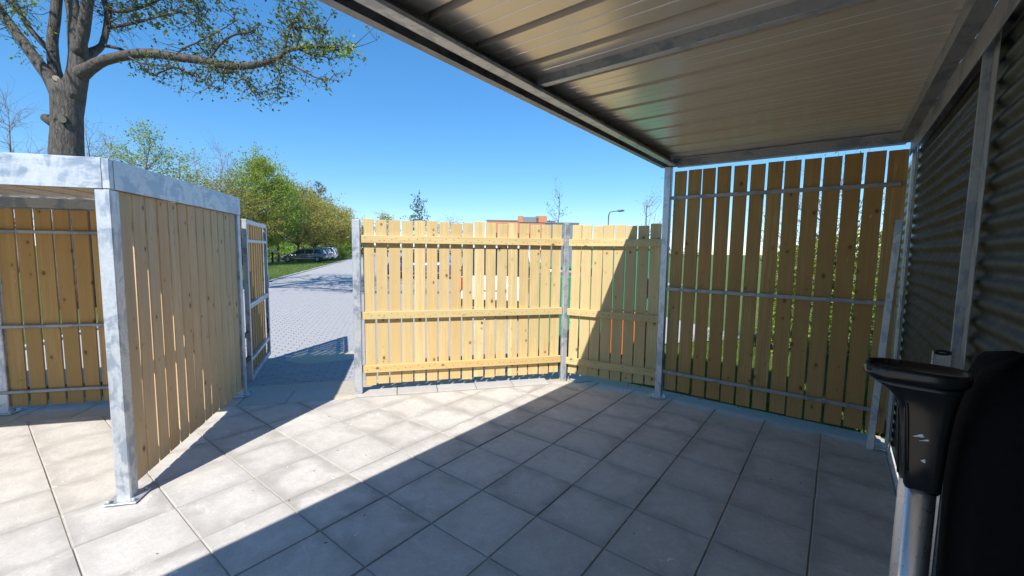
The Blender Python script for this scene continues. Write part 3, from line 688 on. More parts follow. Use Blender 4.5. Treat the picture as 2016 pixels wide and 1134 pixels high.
def make_tree(name, label, base, H, rad, seed, leafmat, barkmat='bark_grey', trunk_r=.12, nl=70, leaves=90, lsize=.16, clump=.55, clear=.22, group=None, cat='tree', twigs=4, top=1.0, sides=5, lean=0, crown='crown'):
    rr = random.Random(seed); base = Vector((base[0], base[1], base[2] if len(base) > 2 else -.07))
    rt = root(name, base, label, cat, group)
    Vt, Ft, Vl, Fl = [], [], [], []
    axis = limb(Vector((0, 0, 0)), Vector((rr.gauss(0, .03)*H+lean, rr.gauss(0, .03)*H, H*.93)), 9, 0, rr, .008)
    tr = [max(.012, trunk_r*(1-i/9)**.75*(1.25 if i == 0 else 1)) for i in range(10)]
    tube(Vt, Ft, axis, tr, 8)
    cz = H*(clear+1)/2; hz = H*(1-clear)/2
    for k in range(nl):
        while True:
            q = Vector((rr.uniform(-1, 1), rr.uniform(-1, 1), rr.uniform(-1, 1)))
            if .25 < q.length < 1: break
        q = q.normalized()*q.length**.55
        prof = 1-.45*max(0, q.z)**1.5*top
        c = Vector((q.x*rad*prof*rr.uniform(.85, 1.15)+lean*(.5+q.z*.4), q.y*rad*prof*rr.uniform(.85, 1.15), cz+q.z*hz))
        zb = max(H*clear*.85, min(H*.88, c.z-rr.uniform(.15, .45)*math.hypot(c.x, c.y)-.1*H*rr.random())); f = zb/(H*.93)*9; i = min(8, int(f)); a = axis[i].lerp(axis[i+1], f-i)
        L = limb(a, c, 5, -.05, rr, .035); r0 = min(trunk_r*.45, max(.008, tr[i]*.45))
        tube(Vt, Ft, L, [max(.004, r0*(1-j/5.6)) for j in range(6)], sides, False)
        for tw in range(twigs):
            s = L[rr.choice((2, 3, 4, 5))]; e = c+Vector((rr.gauss(0, clump), rr.gauss(0, clump), rr.gauss(.2, clump)))
            T = limb(s, e, 3, .02, rr, .05); tube(Vt, Ft, T, [.010*trunk_r/.12, .007*trunk_r/.12, .005*trunk_r/.12, .003*trunk_r/.12], 3, False)
            for j in range(int(.8*leaves)//max(1, twigs)):
                p = T[rr.choice((1, 2, 3, 3))]+Vector((rr.gauss(0, clump*.38), rr.gauss(0, clump*.38), rr.gauss(0, clump*.30)))
                leaf_quad(Vl, Fl, p, lsize*rr.uniform(.6, 1.25), rr)
    mw = Matrix.Translation(base)
    place('trunk', mesh('trunk', Vt, Ft, barkmat, True), rt, mw)
    if Fl: place(crown, mesh(crown, Vl, Fl, leafmat), rt, mw)
    return rt
def gpos(x, depth):
    p = at(x, 488, depth); return (p.x, p.y, -.07)
def hgt(x, ytop, depth): return at(x, ytop, depth).z+.07

# the big oak: limbs traced in the place, at eleven metres
OD = 11.0
ob = at(132, 300, OD); oak = root('oak_tree', (ob.x, ob.y, -.07), 'large old oak with thick forked trunk and a long branch reaching right', 'tree')
rr = random.Random(3); PX = OD/FPX
Vt, Ft, Vl, Fl, Vb, Fb = [], [], [], [], [], []
def L3(pts, dz=0.0):
    "pixel polyline with optional depth offsets"
    out = []
    for i, p in enumerate(pts): out.append(at(p[0], p[1], OD+(p[2] if len(p) > 2 else dz)))
    return out
def smooth(pts, rad, n=3):
    P, Q = [], []
    for i in range(len(pts)-1):
        p0 = pts[max(0, i-1)]; p1 = pts[i]; p2 = pts[i+1]; p3 = pts[min(len(pts)-1, i+2)]
        for k in range(n):
            t = k/n; P.append(.5*((2*p1)+(p2-p0)*t+(2*p0-5*p1+4*p2-p3)*t*t+(3*p1-p0-3*p2+p3)*t**3)); Q.append(rad[i]*(1-t)+rad[i+1]*t)
    P.append(pts[-1]); Q.append(rad[-1]); return P, Q
def oaklimb(px, rpx, sides=10, dz=0, cap=True):
    ver = [1 if abs(px[min(i+1, len(px)-1)][0]-px[max(i-1, 0)][0]) > 1.2*abs(px[min(i+1, len(px)-1)][1]-px[max(i-1, 0)][1]) else math.cos(math.atan((q[0]-1008)/FPX)) for i, q in enumerate(px)]
    P, Q = smooth(L3(px, dz), [r*PX*k for r, k in zip(rpx, ver)]); tube(Vt, Ft, P, Q, sides, cap); return P
def tw_leaves(P, dens, spread, leafV, leafF, size=.085, frm=.15, per=11, down=0):
    tot = len(P)-1
    for k in range(dens):
        f = frm+(1-frm)*rr.random(); i = min(tot-1, int(f*tot)); a = P[i].lerp(P[i+1], f*tot-i)
        e = a+Vector((rr.gauss(0, spread), rr.gauss(0, spread), rr.gauss(down, spread*.85)))
        T = limb(a, e, 3, .04, rr, .07); tube(Vt, Ft, T, [.012, .009, .006, .004], 3, False)
        for q in range(2):
            e2 = T[2]+Vector((rr.gauss(0, spread*.5), rr.gauss(0, spread*.5), rr.gauss(0, spread*.5))); tube(Vt, Ft, [T[2], e2], [.006, .003], 3, False)
            for j in range(per//3): leaf_quad(leafV, leafF, e2+Vector((rr.gauss(0, .07), rr.gauss(0, .07), rr.gauss(0, .06))), size*rr.uniform(.6, 1.3), rr, .6)
        for j in range(int(per*.45)):
            leaf_quad(leafV, leafF, T[rr.choice((2, 3, 3))]+Vector((rr.gauss(0, .085), rr.gauss(0, .085), rr.gauss(0, .07))), size*rr.uniform(.6, 1.3), rr, .6)
# trunk from the ground up
base = Vector((ob.x, ob.y, -.1)); P = [base, Vector((ob.x, ob.y, .5)), Vector((ob.x, ob.y, 2.2))]+L3([(131, 300), (132, 262), (132, 225), (134, 192), (133, 168)])
tube(Vt, Ft, P, [.60, .46, .36, 25.5*PX, 24*PX, 23.5*PX, 25.5*PX, 28*PX], 20)
A_ = oaklimb([(124, 215), (112, 182), (99, 155), (84, 135), (55, 95), (22, 50), (-8, 8), (-40, -45), (-70, -120)], [18, 18, 17, 16, 14, 12, 11, 9, 6])
B_ = oaklimb([(122, 180), (108, 138), (103, 85), (108, 40), (113, -10), (118, -80), (112, -160)], [18, 15, 13, 13, 12, 10, 6], dz=.35)
B2 = oaklimb([(104, 105, .3), (85, 86, .3), (60, 58, .2), (36, 20, .1), (14, -10), (-10, -60)], [9, 8, 7, 7, 6, 4])
C_ = oaklimb([(140, 195), (152, 150), (155, 110), (151, 70), (146, 30), (138, -15), (128, -90), (134, -180)], [30, 25, 22, 20, 16, 15, 12, 7], 14)
D_ = oaklimb([(153, 105, -.1), (163, 68, -.2), (169, 30, -.3), (175, -10, -.4), (190, -90, -.5), (196, -170)], [14, 14, 13, 12, 10, 5])
E_ = oaklimb([(166, 118, .3), (180, 104, .4), (200, 90, .6), (209, 60, .7), (213, 25, .8), (204, -5, .8), (210, -60, .9), (240, -130, 1)], [9, 9, 8, 8, 9, 7, 5, 3])
E2 = oaklimb([(207, 90, .6), (228, 94, .5), (246, 101, .4), (273, 123, .3), (300, 148, .2), (320, 140, .1), (345, 133)], [3.5, 3, 3, 2.6, 2.2, 1.6, 1], 6)
E3 = oaklimb([(212, 54, .7), (240, 50, .6), (268, 44, .5), (310, 33, .3), (362, 24, .1), (400, 40)], [4, 3.5, 3, 2.4, 1.6, 1], 6)
E4 = oaklimb([(214, 20, .7), (250, 22, .6), (290, 10, .5), (330, -6, .3), (380, 2, .2), (412, 26, .1)], [4, 3.5, 3, 2.4, 1.6, 1], 6)
Fm = oaklimb([(150, 150), (175, 135, -.1), (205, 119, -.15), (260, 107, -.3), (300, 105, -.4), (345, 112, -.55), (397, 119, -.7), (434, 127, -.8), (463, 130, -.9), (500, 128, -1), (528, 121, -1), (547, 115, -1), (562, 101, -1), (585, 95, -1.05), (623, 92, -1.1), (670, 99, -1.1), (697, 94, -1.1)],
             [17, 11.5, 9.5, 8.6, 8.2, 7.6, 7.2, 6.8, 6.3, 5.8, 5, 4.4, 4, 3.2, 2.4, 1.5, .8], 10)
F1 = oaklimb([(410, 118, -.7), (420, 104, -.7), (438, 83, -.6), (457, 70, -.5), (475, 66, -.5), (495, 62, -.4), (515, 45, -.3)], [3.2, 3, 2.8, 2.4, 2, 1.4, .8], 6)
F2 = oaklimb([(558, 106, -1), (564, 76, -1), (574, 50, -.9), (594, 28, -.8), (588, 0, -.7)], [3.4, 3, 2.6, 2, 1.2], 6)
F2b = oaklimb([(573, 54, -.9), (598, 55, -1), (625, 58, -1.1), (650, 70, -1.1)], [2, 1.8, 1.4, .8], 5)
F3 = oaklimb([(400, 120, -.7), (420, 134, -.8), (438, 143, -.9), (462, 141, -.9), (480, 158, -.9), (494, 176, -.9), (505, 190, -.9)], [4, 3.6, 3.2, 2.4, 1.8, 1.2, .7], 6)
F4 = oaklimb([(540, 118, -1), (560, 122, -1.1), (576, 128, -1.1), (600, 141, -1.2), (623, 153, -1.2), (650, 157, -1.2)], [2.2, 2, 1.8, 1.5, 1.2, .7], 5)
F5 = oaklimb([(543, 122, -1), (549, 140, -.9), (552, 156, -.9), (546, 176, -.8), (552, 192, -.8)], [1.8, 1.6, 1.3, 1, .6], 5)
F6 = oaklimb([(250, 109, -.3), (272, 122, -.5), (300, 128, -.6), (345, 133, -.7), (380, 148, -.7), (425, 172, -.8)], [2.2, 2, 1.6, 1.4, 1.2, .7], 5)
F7 = oaklimb([(345, 112, -.5), (360, 96, -.4), (392, 82, -.4), (430, 62, -.3), (470, 38, -.3)], [2.2, 2, 1.6, 1.2, .7], 5)
F8 = oaklimb([(590, 96, -1), (612, 108, -1.1), (640, 112, -1.1), (660, 120, -1.1)], [1.8, 1.5, 1.1, .6], 5)
# sawn branch stubs
def stub(a, b, r0, r1):
    P, Q = L3([a, b]), [r0*PX, r1*PX]; tube(Vt, Ft, P, Q, 12); return P[1], (P[1]-P[0]).normalized(), r1*PX
stubs = [stub((120, 244, -.05), (86, 231, -.10), 17, 7), stub((124, 230, -.15), (122, 235, -.36), 8, 6.5), stub((112, 162, -.1), (110, 154, -.36), 7, 5.5)]
S = .27
tw_leaves(F1, 26, S, Vl, Fl, per=12); tw_leaves(F2, 34, S*1.05, Vl, Fl, per=13, frm=.3); tw_leaves(F2b, 20, S*.9, Vl, Fl, per=12); tw_leaves(F3, 36, S, Vl, Fl, per=12)
tw_leaves(F4, 18, S*.7, Vl, Fl, per=10); tw_leaves(F5, 18, S*.75, Vl, Fl, per=10); tw_leaves(F6, 34, S*.85, Vl, Fl, per=11, frm=.3); tw_leaves(F7, 24, S, Vl, Fl, per=11); tw_leaves(F8, 12, S*.6, Vl, Fl, per=10)
tw_leaves(Fm[18:], 60, S*.9, Vl, Fl, per=10, frm=.1); tw_leaves(Fm[38:], 20, S*.5, Vb, Fb, per=12, frm=.1)
tw_leaves(E2, 16, S*.8, Vl, Fl, per=9, frm=.4); tw_leaves(E3, 30, S, Vl, Fl, per=10, frm=.25); tw_leaves(E4, 42, S*1.2, Vl, Fl, per=11, frm=.25); tw_leaves(E_, 40, S*1.2, Vl, Fl, per=5, frm=.45)
for L_, n_ in ((A_, 26), (B2, 26), (B_, 18)): tw_leaves(L_, n_, .5, Vb, Fb, per=13, frm=.5)
# fine bare twigs hanging from the dark limb
for k in range(90):
    a = E_[rr.randrange(9, len(E_))]; T = limb(a, a+Vector((rr.gauss(.3, .5), rr.gauss(.2, .4), rr.gauss(-.2, .4))), 4, .05, rr, .05); tube(Vt, Ft, T, [.008, .006, .005, .004, .003], 3, False)
# the high crown above the picture
cc = Vector((ob.x, ob.y, 11.6))
ends = [A_[-1], B_[-1], C_[-1], D_[-1], E_[-1], B2[-1]]
for k in range(150):
    while True:
        q = Vector((rr.uniform(-1, 1), rr.uniform(-1, 1), rr.uniform(-.75, 1)))
        if .3 < q.length < 1: break
    c = cc+Vector((q.x*6.2, q.y*6.2, q.z*3.9)); 
    if c.z < 8.9: c.z = 8.9+rr.random()
    a = min(ends, key=lambda e: (e-c).length); T = limb(a, c, 5, .03, rr, .05); tube(Vt, Ft, T, [.06, .05, .04, .03, .02, .01], 5, False)
    for j in range(46): leaf_quad(Vl, Fl, c+Vector((rr.gauss(0, .5), rr.gauss(0, .5), rr.gauss(0, .38))), .15*rr.uniform(.6, 1.3), rr, .6)
o3 = Vector((ob.x, ob.y, -.07)); mw = Matrix.Translation(o3)
trk = place('trunk', mesh('trunk', [v-o3 for v in Vt], Ft, 'bark_oak', True), oak, mw)
for p, d, r in stubs:
    V, F = [], []; tube(V, F, [Vector((0, 0, 0)), d*.006], [r*.93, r*.93], 12); place('sawn_end', mesh('sawn_end', V, F, 'cut_wood'), trk, Matrix.Translation(p))
place('crown', mesh('crown', [v-o3 for v in Vl], Fl, 'leaf_oak'), oak, mw)
place('crown', mesh('crown', [v-o3 for v in Vb], Fb, 'leaf_bright'), oak, mw)['label'] = 'yellow green young leaves'

GR = 'trees along the car park verge'
make_tree('bare_tree', 'bare grey twiggy tree left of the big oak trunk', gpos(36, 24), hgt(36, 190, 24), 2.3, 11, 'leaf_bud', 'bark_bare', .10, 60, 8, .06, .55, .2, GR, twigs=7, sides=4)
make_tree('bare_tree', 'bare grey twiggy tree just right of the big oak trunk', gpos(178, 27), hgt(178, 228, 27), 1.9, 12, 'leaf_bud', 'bark_bare', .09, 46, 8, .06, .5, .2, GR, twigs=6, sides=4)
make_tree('young_tree', 'loose yellow green tree rising above the low shelter corner', gpos(292, 25), hgt(292, 238, 25), 1.9, 13, 'leaf_bright', 'bark_grey', .10, 110, 46, .12, .33, .12, GR, twigs=3, top=.8)
make_tree('young_tree', 'thin olive tree over the middle of the low shelter fascia', gpos(352, 28), hgt(352, 296, 28), 1.7, 14, 'leaf_bright', 'bark_grey', .09, 90, 44, .12, .34, .10, GR, twigs=3)
make_tree('bushy_tree', 'brownish half bare tree beside the yellow green tree', gpos(232, 27), hgt(232, 276, 27), 1.6, 15, 'leaf_olive', 'bark_bare', .08, 80, 26, .10, .36, .1, GR, twigs=5)
make_tree('bare_tree', 'tall bare reddish tree above the far end of the low shelter', gpos(436, 34), hgt(436, 276, 34), 1.5, 16, 'leaf_bud', 'bark_bare', .09, 46, 8, .07, .55, .15, GR, twigs=6, sides=4)
make_tree('bare_tree', 'slim bare tree next to the dense green tree', gpos(462, 37), hgt(462, 298, 37), 1.2, 17, 'leaf_bud', 'bark_bare', .08, 36, 8, .07, .5, .15, GR, twigs=6, sides=4)
make_tree('bushy_tree', 'brown olive bush tree low behind the shelter fascia', gpos(405, 32), hgt(405, 335, 32), 2.1, 18, 'leaf_olive', 'bark_bare', .09, 90, 50, .11, .4, .08, GR, twigs=4)
make_tree('dense_tree', 'tall dense bright green tree above the open gate', gpos(512, 40), hgt(512, 312, 40), 3.3, 19, 'leaf_bright', 'bark_grey', .16, 190, 130, .17, .55, .16, GR, top=.6)
make_tree('dense_tree', 'broad olive tree with visible trunk left of the gate top', gpos(474, 37), hgt(474, 384, 37), 3.0, 20, 'leaf_olive', 'bark_grey', .15, 140, 100, .15, .5, .20, GR, top=.5)
make_tree('dense_tree', 'deep green tree whose trunk stands over the dark car', gpos(546, 47), hgt(546, 352, 47), 3.0, 21, 'leaf_green', 'bark_grey', .16, 160, 110, .17, .55, .24, GR, top=.6)
make_tree('dense_tree', 'golden olive tree in the row behind the dark car', gpos(586, 54), hgt(586, 366, 54), 3.5, 22, 'leaf_olive', 'bark_grey', .17, 160, 100, .2, .6, .22, GR, top=.6)
make_tree('dense_tree', 'golden olive tree in the row behind the silver car', gpos(618, 62), hgt(618, 382, 62), 3.8, 23, 'leaf_olive', 'bark_grey', .17, 150, 100, .22, .65, .2, GR, top=.6)
make_tree('dense_tree', 'golden olive tree in the row behind the white car', gpos(648, 74), hgt(648, 402, 74), 4.2, 24, 'leaf_olive', 'bark_grey', .18, 140, 100, .26, .75, .18, GR, top=.6)
make_tree('dense_tree', 'last olive tree of the row next to the gateway post', gpos(676, 90), hgt(676, 420, 90), 4.6, 25, 'leaf_olive', 'bark_grey', .18, 130, 100, .3, .85, .16, GR, top=.6)
make_tree('dense_tree', 'brown green tree showing between the gate and the low shelter', gpos(440, 42), hgt(440, 350, 42), 2.8, 27, 'leaf_olive', 'bark_bare', .12, 110, 60, .16, .5, .14, GR, top=.5)
make_tree('young_tree', 'sparse green tree between the loose yellow tree and the bare ones', gpos(385, 33), hgt(385, 300, 33), 2.0, 28, 'leaf_bright', 'bark_bare', .10, 90, 36, .12, .42, .12, GR, twigs=4)
make_tree('conifer_tree', 'grey green conifer tip rising behind the olive row', gpos(632, 96), hgt(632, 362, 96), 3.0, 26, 'leaf_grey', 'bark_grey', .2, 70, 70, .3, .55, .3, GR, top=1.6)
# trees behind the slatted fence
GS = 'trees seen over the slatted fence'
make_tree('young_tree', 'small dense dark green tree over the left half of the fence', gpos(823, 26), hgt(823, 396, 26), .52, 31, 'leaf_dark', 'bark_grey', .06, 40, 40, .11, .16, .45, GS, twigs=3)
make_tree('sapling', 'slender leafy sapling beside the orange building', gpos(1093, 14), hgt(1093, 366, 14), .32, 32, 'leaf_green', 'bark_grey', .028, 26, 12, .055, .11, .45, GS, twigs=2, top=1.3)
make_tree('sapling', 'thin sparse sapling in front of the shelter corner post', gpos(1282, 10), hgt(1282, 374, 10), .42, 33, 'leaf_grey', 'bark_grey', .022, 30, 10, .03, .12, .5, GS, twigs=4, top=1.3)
make_tree('round_tree', 'far round olive tree just over the fence by the gateway post', gpos(762, 85), hgt(762, 422, 85), 2.6, 34, 'leaf_olive', 'bark_grey', .15, 60, 70, .28, .6, .2, GS)
make_tree('round_tree', 'far hazy bare treetops low over the fence', gpos(880, 110), hgt(880, 430, 110), 6, 35, 'leaf_bud', 'bark_bare', .2, 70, 30, .3, .9, .2, GS, twigs=5)
make_tree('garden_tree', 'yellow budded tree behind the slatted end screen', gpos(1640, 6.6), 3.0, 1.0, 36, 'leaf_bright', 'bark_bare', .05, 60, 14, .05, .3, .3, GS, twigs=5)
# understorey that reads as one mass
def scrub(name, label, rects, mat, n, size, zmax, seed):
    rr = random.Random(seed); V, F = [], []
    for (x0, x1, d0, d1, zm) in rects:
        for k in range(n):
            d = rr.uniform(d0, d1); x = rr.uniform(x0, x1); p = at(x, 488, d); z = zm*rr.random()**.8*(.75+.5*mnoise.noise(Vector((p.x*.35, p.y*.35, seed)))); leaf_quad(V, F, Vector((p.x, p.y, max(-.05, z))), size*rr.uniform(.6, 1.4), rr, .7)
    o = place(name, mesh(name, V, F, mat)); tag(o, label, None, kind='stuff'); return o
scrub('undergrowth', 'green undergrowth under the trees along the verge', [(380, 560, 52, 60, 2.6), (540, 700, 80, 104, 3.6), (100, 420, 38, 46, 3.0)], 'leaf_green', 5200, .32, 3, 41)
scrub('far_wood', 'dark far wood closing the end of the car park', [(500, 720, 112, 125, 5.5), (700, 1400, 130, 150, 3.2)], 'leaf_dark', 5200, .5, 5, 42)
# hedge and grass behind the end screen
hd = root('leafy_hedge', (.3, 8.4, -.07), 'bright green leafy hedge glimpsed through the end screen', 'hedge')
rr = random.Random(5); V, F, Vt2, Ft2 = [], [], [], []
for k in range(12000):
    x = rr.uniform(-1.3, 1.1); z = rr.random()**.8*2.0*(1-.2*abs(x+.1)); leaf_quad(V, F, Vector((x, rr.gauss(0, .26), z+.1)), .06*rr.uniform(.6, 1.4), rr, .7)
for k in range(30):
    x = rr.uniform(-1.2, 1.0); tube(Vt2, Ft2, [Vector((x, 0, -.02)), Vector((x+rr.gauss(0, .1), rr.gauss(0, .15), 1.5))], [.012, .004], 5)
place('foliage', mesh('foliage', V, F, 'leaf_bright'), hd, Matrix.Translation((.3, 8.4, -.07))); place('stems', mesh('stems', Vt2, Ft2, 'bark_grey'), hd, Matrix.Translation((.3, 8.4, -.07)))
V, F = [], []
def blades(n, fn, h):
    for k in range(n):
        p = fn(); a = rr.random()*6.283; hh = h*rr.uniform(.5, 1.3); wd = .006+.004*rr.random(); i = len(V); dx, dy = math.cos(a)*wd, math.sin(a)*wd; lx, ly = rr.gauss(0, hh*.35), rr.gauss(0, hh*.35)
        V.extend([Vector((p[0]-dx, p[1]-dy, -.075)), Vector((p[0]+dx, p[1]+dy, -.075)), Vector((p[0]+lx, p[1]+ly, -.075+hh))]); F.append((i, i+1, i+2))
blades(13000, lambda: (rr.uniform(-2.2, 1.2), rr.uniform(4.8, 9.6)), .09)
gr = place('grass', mesh('grass', V, F, 'grass_blade')); tag(gr, 'short grass growing behind the end screen', None, kind='stuff')
V, F = [], []
def vg(): q = K(rr.uniform(0, 30), -.2-rr.random()*4.5); return (q.x, q.y)
blades(16000, vg, .13); gv = place('verge_grass', mesh('verge_grass', V, F, 'grass_blade')); tag(gv, 'grass of the verge beside the car park kerb', None, kind='stuff')
make_tree('verge_shrub', 'small yellow green shrub at the end of the parked cars', (*K(43.4, -1.2), -.07), 1.15, .85, 51, 'leaf_bright', 'bark_grey', .03, 40, 60, .12, .25, .1, None, 'shrub')

# ------------------------------------------------------------------ cars
def car(kind, label, rear, heading, paintmat, L=4.7, H=1.46, Wd=1.82, suv=False, grp='cars parked beside the verge'):
    x = Vector((heading[0], heading[1], 0)).normalized(); y = Vector((-x.y, x.x, 0)); o = Vector((*rear, -.04)); mw = frame(o, x, y, (0, 0, 1))
    e = bpy.data.objects.new(kind, None); e.empty_display_size = .3; link(e, None, mw); tag(e, label, 'car', grp)
    h = H; hb = .92 if not suv else 1.02
    # lower body: side profile from the rear (x=0) to the nose (x=L), lofted across the width
    prof = [(0.0, .42), (.02, .70), (.10, hb+.02), (.55, hb+.05), (1.6, hb+.03), (2.6, hb-.01), (3.35, hb-.05), (3.9, .84), (L-.35, .74), (L-.08, .62), (L, .48), (L-.04, .28), (L-.3, .20), (.35, .22), (.06, .28)]
    V, F = [], []; stations = [(-.5, .88, -.07), (-.47, .97, -.02), (-.40, 1.0, 0), (0, 1.012, .012), (.40, 1.0, 0), (.47, .97, -.02), (.5, .88, -.07)]
    cxm = L/2; n = len(prof)
    for t, sc, dz in stations:
        for (px_, pz) in prof: V.append((cxm+(px_-cxm)*(sc if abs(t) > .45 else (1-.02*(abs(t)*2)**2)), t*Wd, pz+(dz*.5 if pz > .6 else 0)))
    for i in range(len(stations)-1):
        for k in range(n): k2 = (k+1) % n; F.append((i*n+k, i*n+k2, (i+1)*n+k2, (i+1)*n+k))
    F.append(tuple(range(n))[::-1]); F.append(tuple((len(stations)-1)*n+k for k in range(n)))
    m = mesh('body', V, F, paintmat); bm = bmesh.new(); bm.from_mesh(m); bmesh.ops.recalc_face_normals(bm, faces=bm.faces); bmesh.ops.bevel(bm, geom=[q for q in bm.edges if q.calc_face_angle(0) > .5], offset=.035, segments=2, affect='EDGES'); bm.to_mesh(m); bm.free(); m.shade_smooth()
    place('body', m, e, mw)
    # cabin: glass house with painted roof and pillars
    def shell(p, tin, mat, name, grow=0):
        V, F = [], []; n = len(p)
        for s_ in (-1, 1):
            for (px_, pz) in p: inn = tin*(pz-hb)/(h-hb); V.append((px_, s_*(Wd/2-.05-inn+grow), pz))
        F = [tuple(range(n)), tuple(n+k for k in range(n))[::-1]]+[(k, n+k, n+(k+1) % n, (k+1) % n) for k in range(n)]
        m = mesh(name, V, F, mat); bm = bmesh.new(); bm.from_mesh(m); bmesh.ops.recalc_face_normals(bm, faces=bm.faces); bmesh.ops.bevel(bm, geom=list(bm.edges), offset=.02, segments=2, affect='EDGES'); bm.to_mesh(m); bm.free(); return place(name, m, e, mw)
    shell([(.14, hb), (.36, h-.10), (.5, h-.05), (2.55, h-.03), (2.75, h-.07), (3.55, hb-.03)], .17, 'car_glass', 'glasshouse')
    shell([(.33, h-.07), (.45, h-.02), (1.4, h+.01), (2.4, h-.01), (2.72, h-.06), (2.60, h-.075), (.6, h-.085)], .17, paintmat, 'roof', .004)
    for s_ in (-1, 1):
        for (a, b, w_) in (((.26, hb), (.62, h-.06), .20), ((1.28, hb), (1.30, h-.06), .09), ((2.22, hb), (2.10, h-.06), .08), ((3.52, hb-.03), (2.72, h-.07), .06)):
            A = mw@Vector((a[0], s_*(Wd/2-.045), a[1])); B = mw@Vector((b[0], s_*(Wd/2-.045-.155), b[1])); bar('pillar', A, B, w_, .02, paintmat, e, side=x, bev=.004)
        bar('roof_rail', mw@Vector((.6, s_*(Wd/2-.25), h+.025)), mw@Vector((2.5, s_*(Wd/2-.25), h+.025)), .03, .03, 'rubber', e)
        bar('side_moulding', mw@Vector((1.15, s_*(Wd/2+.010), .40)), mw@Vector((3.25, s_*(Wd/2+.010), .40)), .05, .012, 'rim_alloy', e, side=(0, 0, 1))
        bm_ = mw@Vector((3.05, s_*(Wd/2+.07), hb+.04)); place('mirror', boxmesh(.10, .17, .11, paintmat, .03, 2), e, frame(bm_, x, y, (0, 0, 1)))
        place('tail_light', boxmesh(.10, .20, .28, 'lamp_red', .03, 2), e, frame(mw@Vector((.055, s_*(Wd/2-.115), .86)), x, y, (0, 0, 1)))
        place('headlight', boxmesh(.24, .30, .10, 'headlamp', .03, 2), e, frame(mw@Vector((L-.24, s_*(Wd/2-.24), .67)), x, y, (0, 0, 1)))
        for xx in (.92, L-.86):
            c = Vector((xx, s_*(Wd/2-.095), .33)); V, F = [], []
            prof_w = [(.20, -.09), (.30, -.10), (.325, -.07), (.33, 0), (.325, .07), (.30, .10), (.20, .09)]; ns_ = 24
            for r_, yy in prof_w:
                for k in range(ns_): t = 2*math.pi*k/ns_; V.append(Vector((r_*math.cos(t), yy, r_*math.sin(t))))
            for i in range(len(prof_w)-1):
                for k in range(ns_): k2 = (k+1) % ns_; F.append((i*ns_+k, i*ns_+k2, (i+1)*ns_+k2, (i+1)*ns_+k))
            wmw = mw@Matrix.Translation(c); wo_ = place('wheel', mesh('tyre', V, F, 'rubber', True), e, wmw)
            V, F = [], []
            tube(V, F, [Vector((0, s_*.02, 0)), Vector((0, s_*.085, 0))], [.07, .07], 10)
            for k in range(5):
                t = 2*math.pi*k/5; tube(V, F, [Vector((0, s_*.08, 0)), Vector((.215*math.cos(t), s_*.082, .215*math.sin(t)))], [.045, .03], 6)
            V2_, F2_ = [], []; n0 = len(V)
            for r_ in (.19, .225):
                for k in range(24): t = 2*math.pi*k/24; V.append(Vector((r_*math.cos(t), s_*.088, r_*math.sin(t))))
            for k in range(24): k2 = (k+1) % 24; F.append((n0+k, n0+k2, n0+24+k2, n0+24+k))
            place('rim', mesh('rim', V, F, 'rim_alloy', False), wo_, wmw)
            V, F = [], []
            for k in range(19): t = math.pi*k/18; V += [(.37*math.cos(t), s_*.096, .37*math.sin(t)), (.335*math.cos(t), s_*.098, .335*math.sin(t)), (.335*math.cos(t), -s_*.05, .335*math.sin(t))]
            for k in range(18): F += [(3*k, 3*k+1, 3*k+4, 3*k+3), (3*k+1, 3*k+2, 3*k+5, 3*k+4)]
            place('wheel_arch', mesh('wheel_arch', V, F, 'rubber'), e, wmw)
    bar('rear_bumper', mw@Vector((.0, -Wd/2+.12, .42)), mw@Vector((.0, Wd/2-.12, .42)), .16, .05, 'rubber', e, side=(0, 0, 1), bev=.015)
    bar('number_plate', mw@Vector((-.008, -.26, .78)), mw@Vector((-.008, .26, .78)), .11, .012, 'white_plate', e, side=(0, 0, 1))
    bar('grille', mw@Vector((L-.035, -.45, .48)), mw@Vector((L-.035, .45, .48)), .18, .06, 'black_plastic', e, side=(0, 0, 1))
    return e
hd_ = -WK
car('parked_car', 'dark graphite estate car parked nearest beyond the gate', K(29.2, -1.25), hd_, 'paint_graphite')
car('parked_car', 'silver grey car parked between the dark estate and the white car', K(34.2, -1.3), hd_, 'paint_silver', 4.5, 1.52)
car('parked_car', 'white car parked beyond the silver car by the shrub', K(39.0, -1.2), hd_, 'paint_white', 4.5, 1.66, 1.86, True)
car('parked_car', 'black car farthest along, its roof showing behind the white car', K(45.5, -1.9), hd_, 'paint_black', 4.4, 1.72, 1.85, True)
q = at(970, 560, 9.6)
car('parked_van', 'tall white car parked behind the long slatted fence', (q.x, q.y), (-(q.x), -(q.y)) if False else (-.45, .9), 'paint_white', 4.4, 1.75, 1.85, True, 'cars behind the slatted fence')
q = at(905, 540, 24); car('parked_car', 'blue car seen through the gaps of the long fence', (q.x, q.y), (-.79, -.61), 'paint_blue', 4.2, 1.5, 1.8, False, 'cars behind the slatted fence')
q = at(592, 500, 60); 
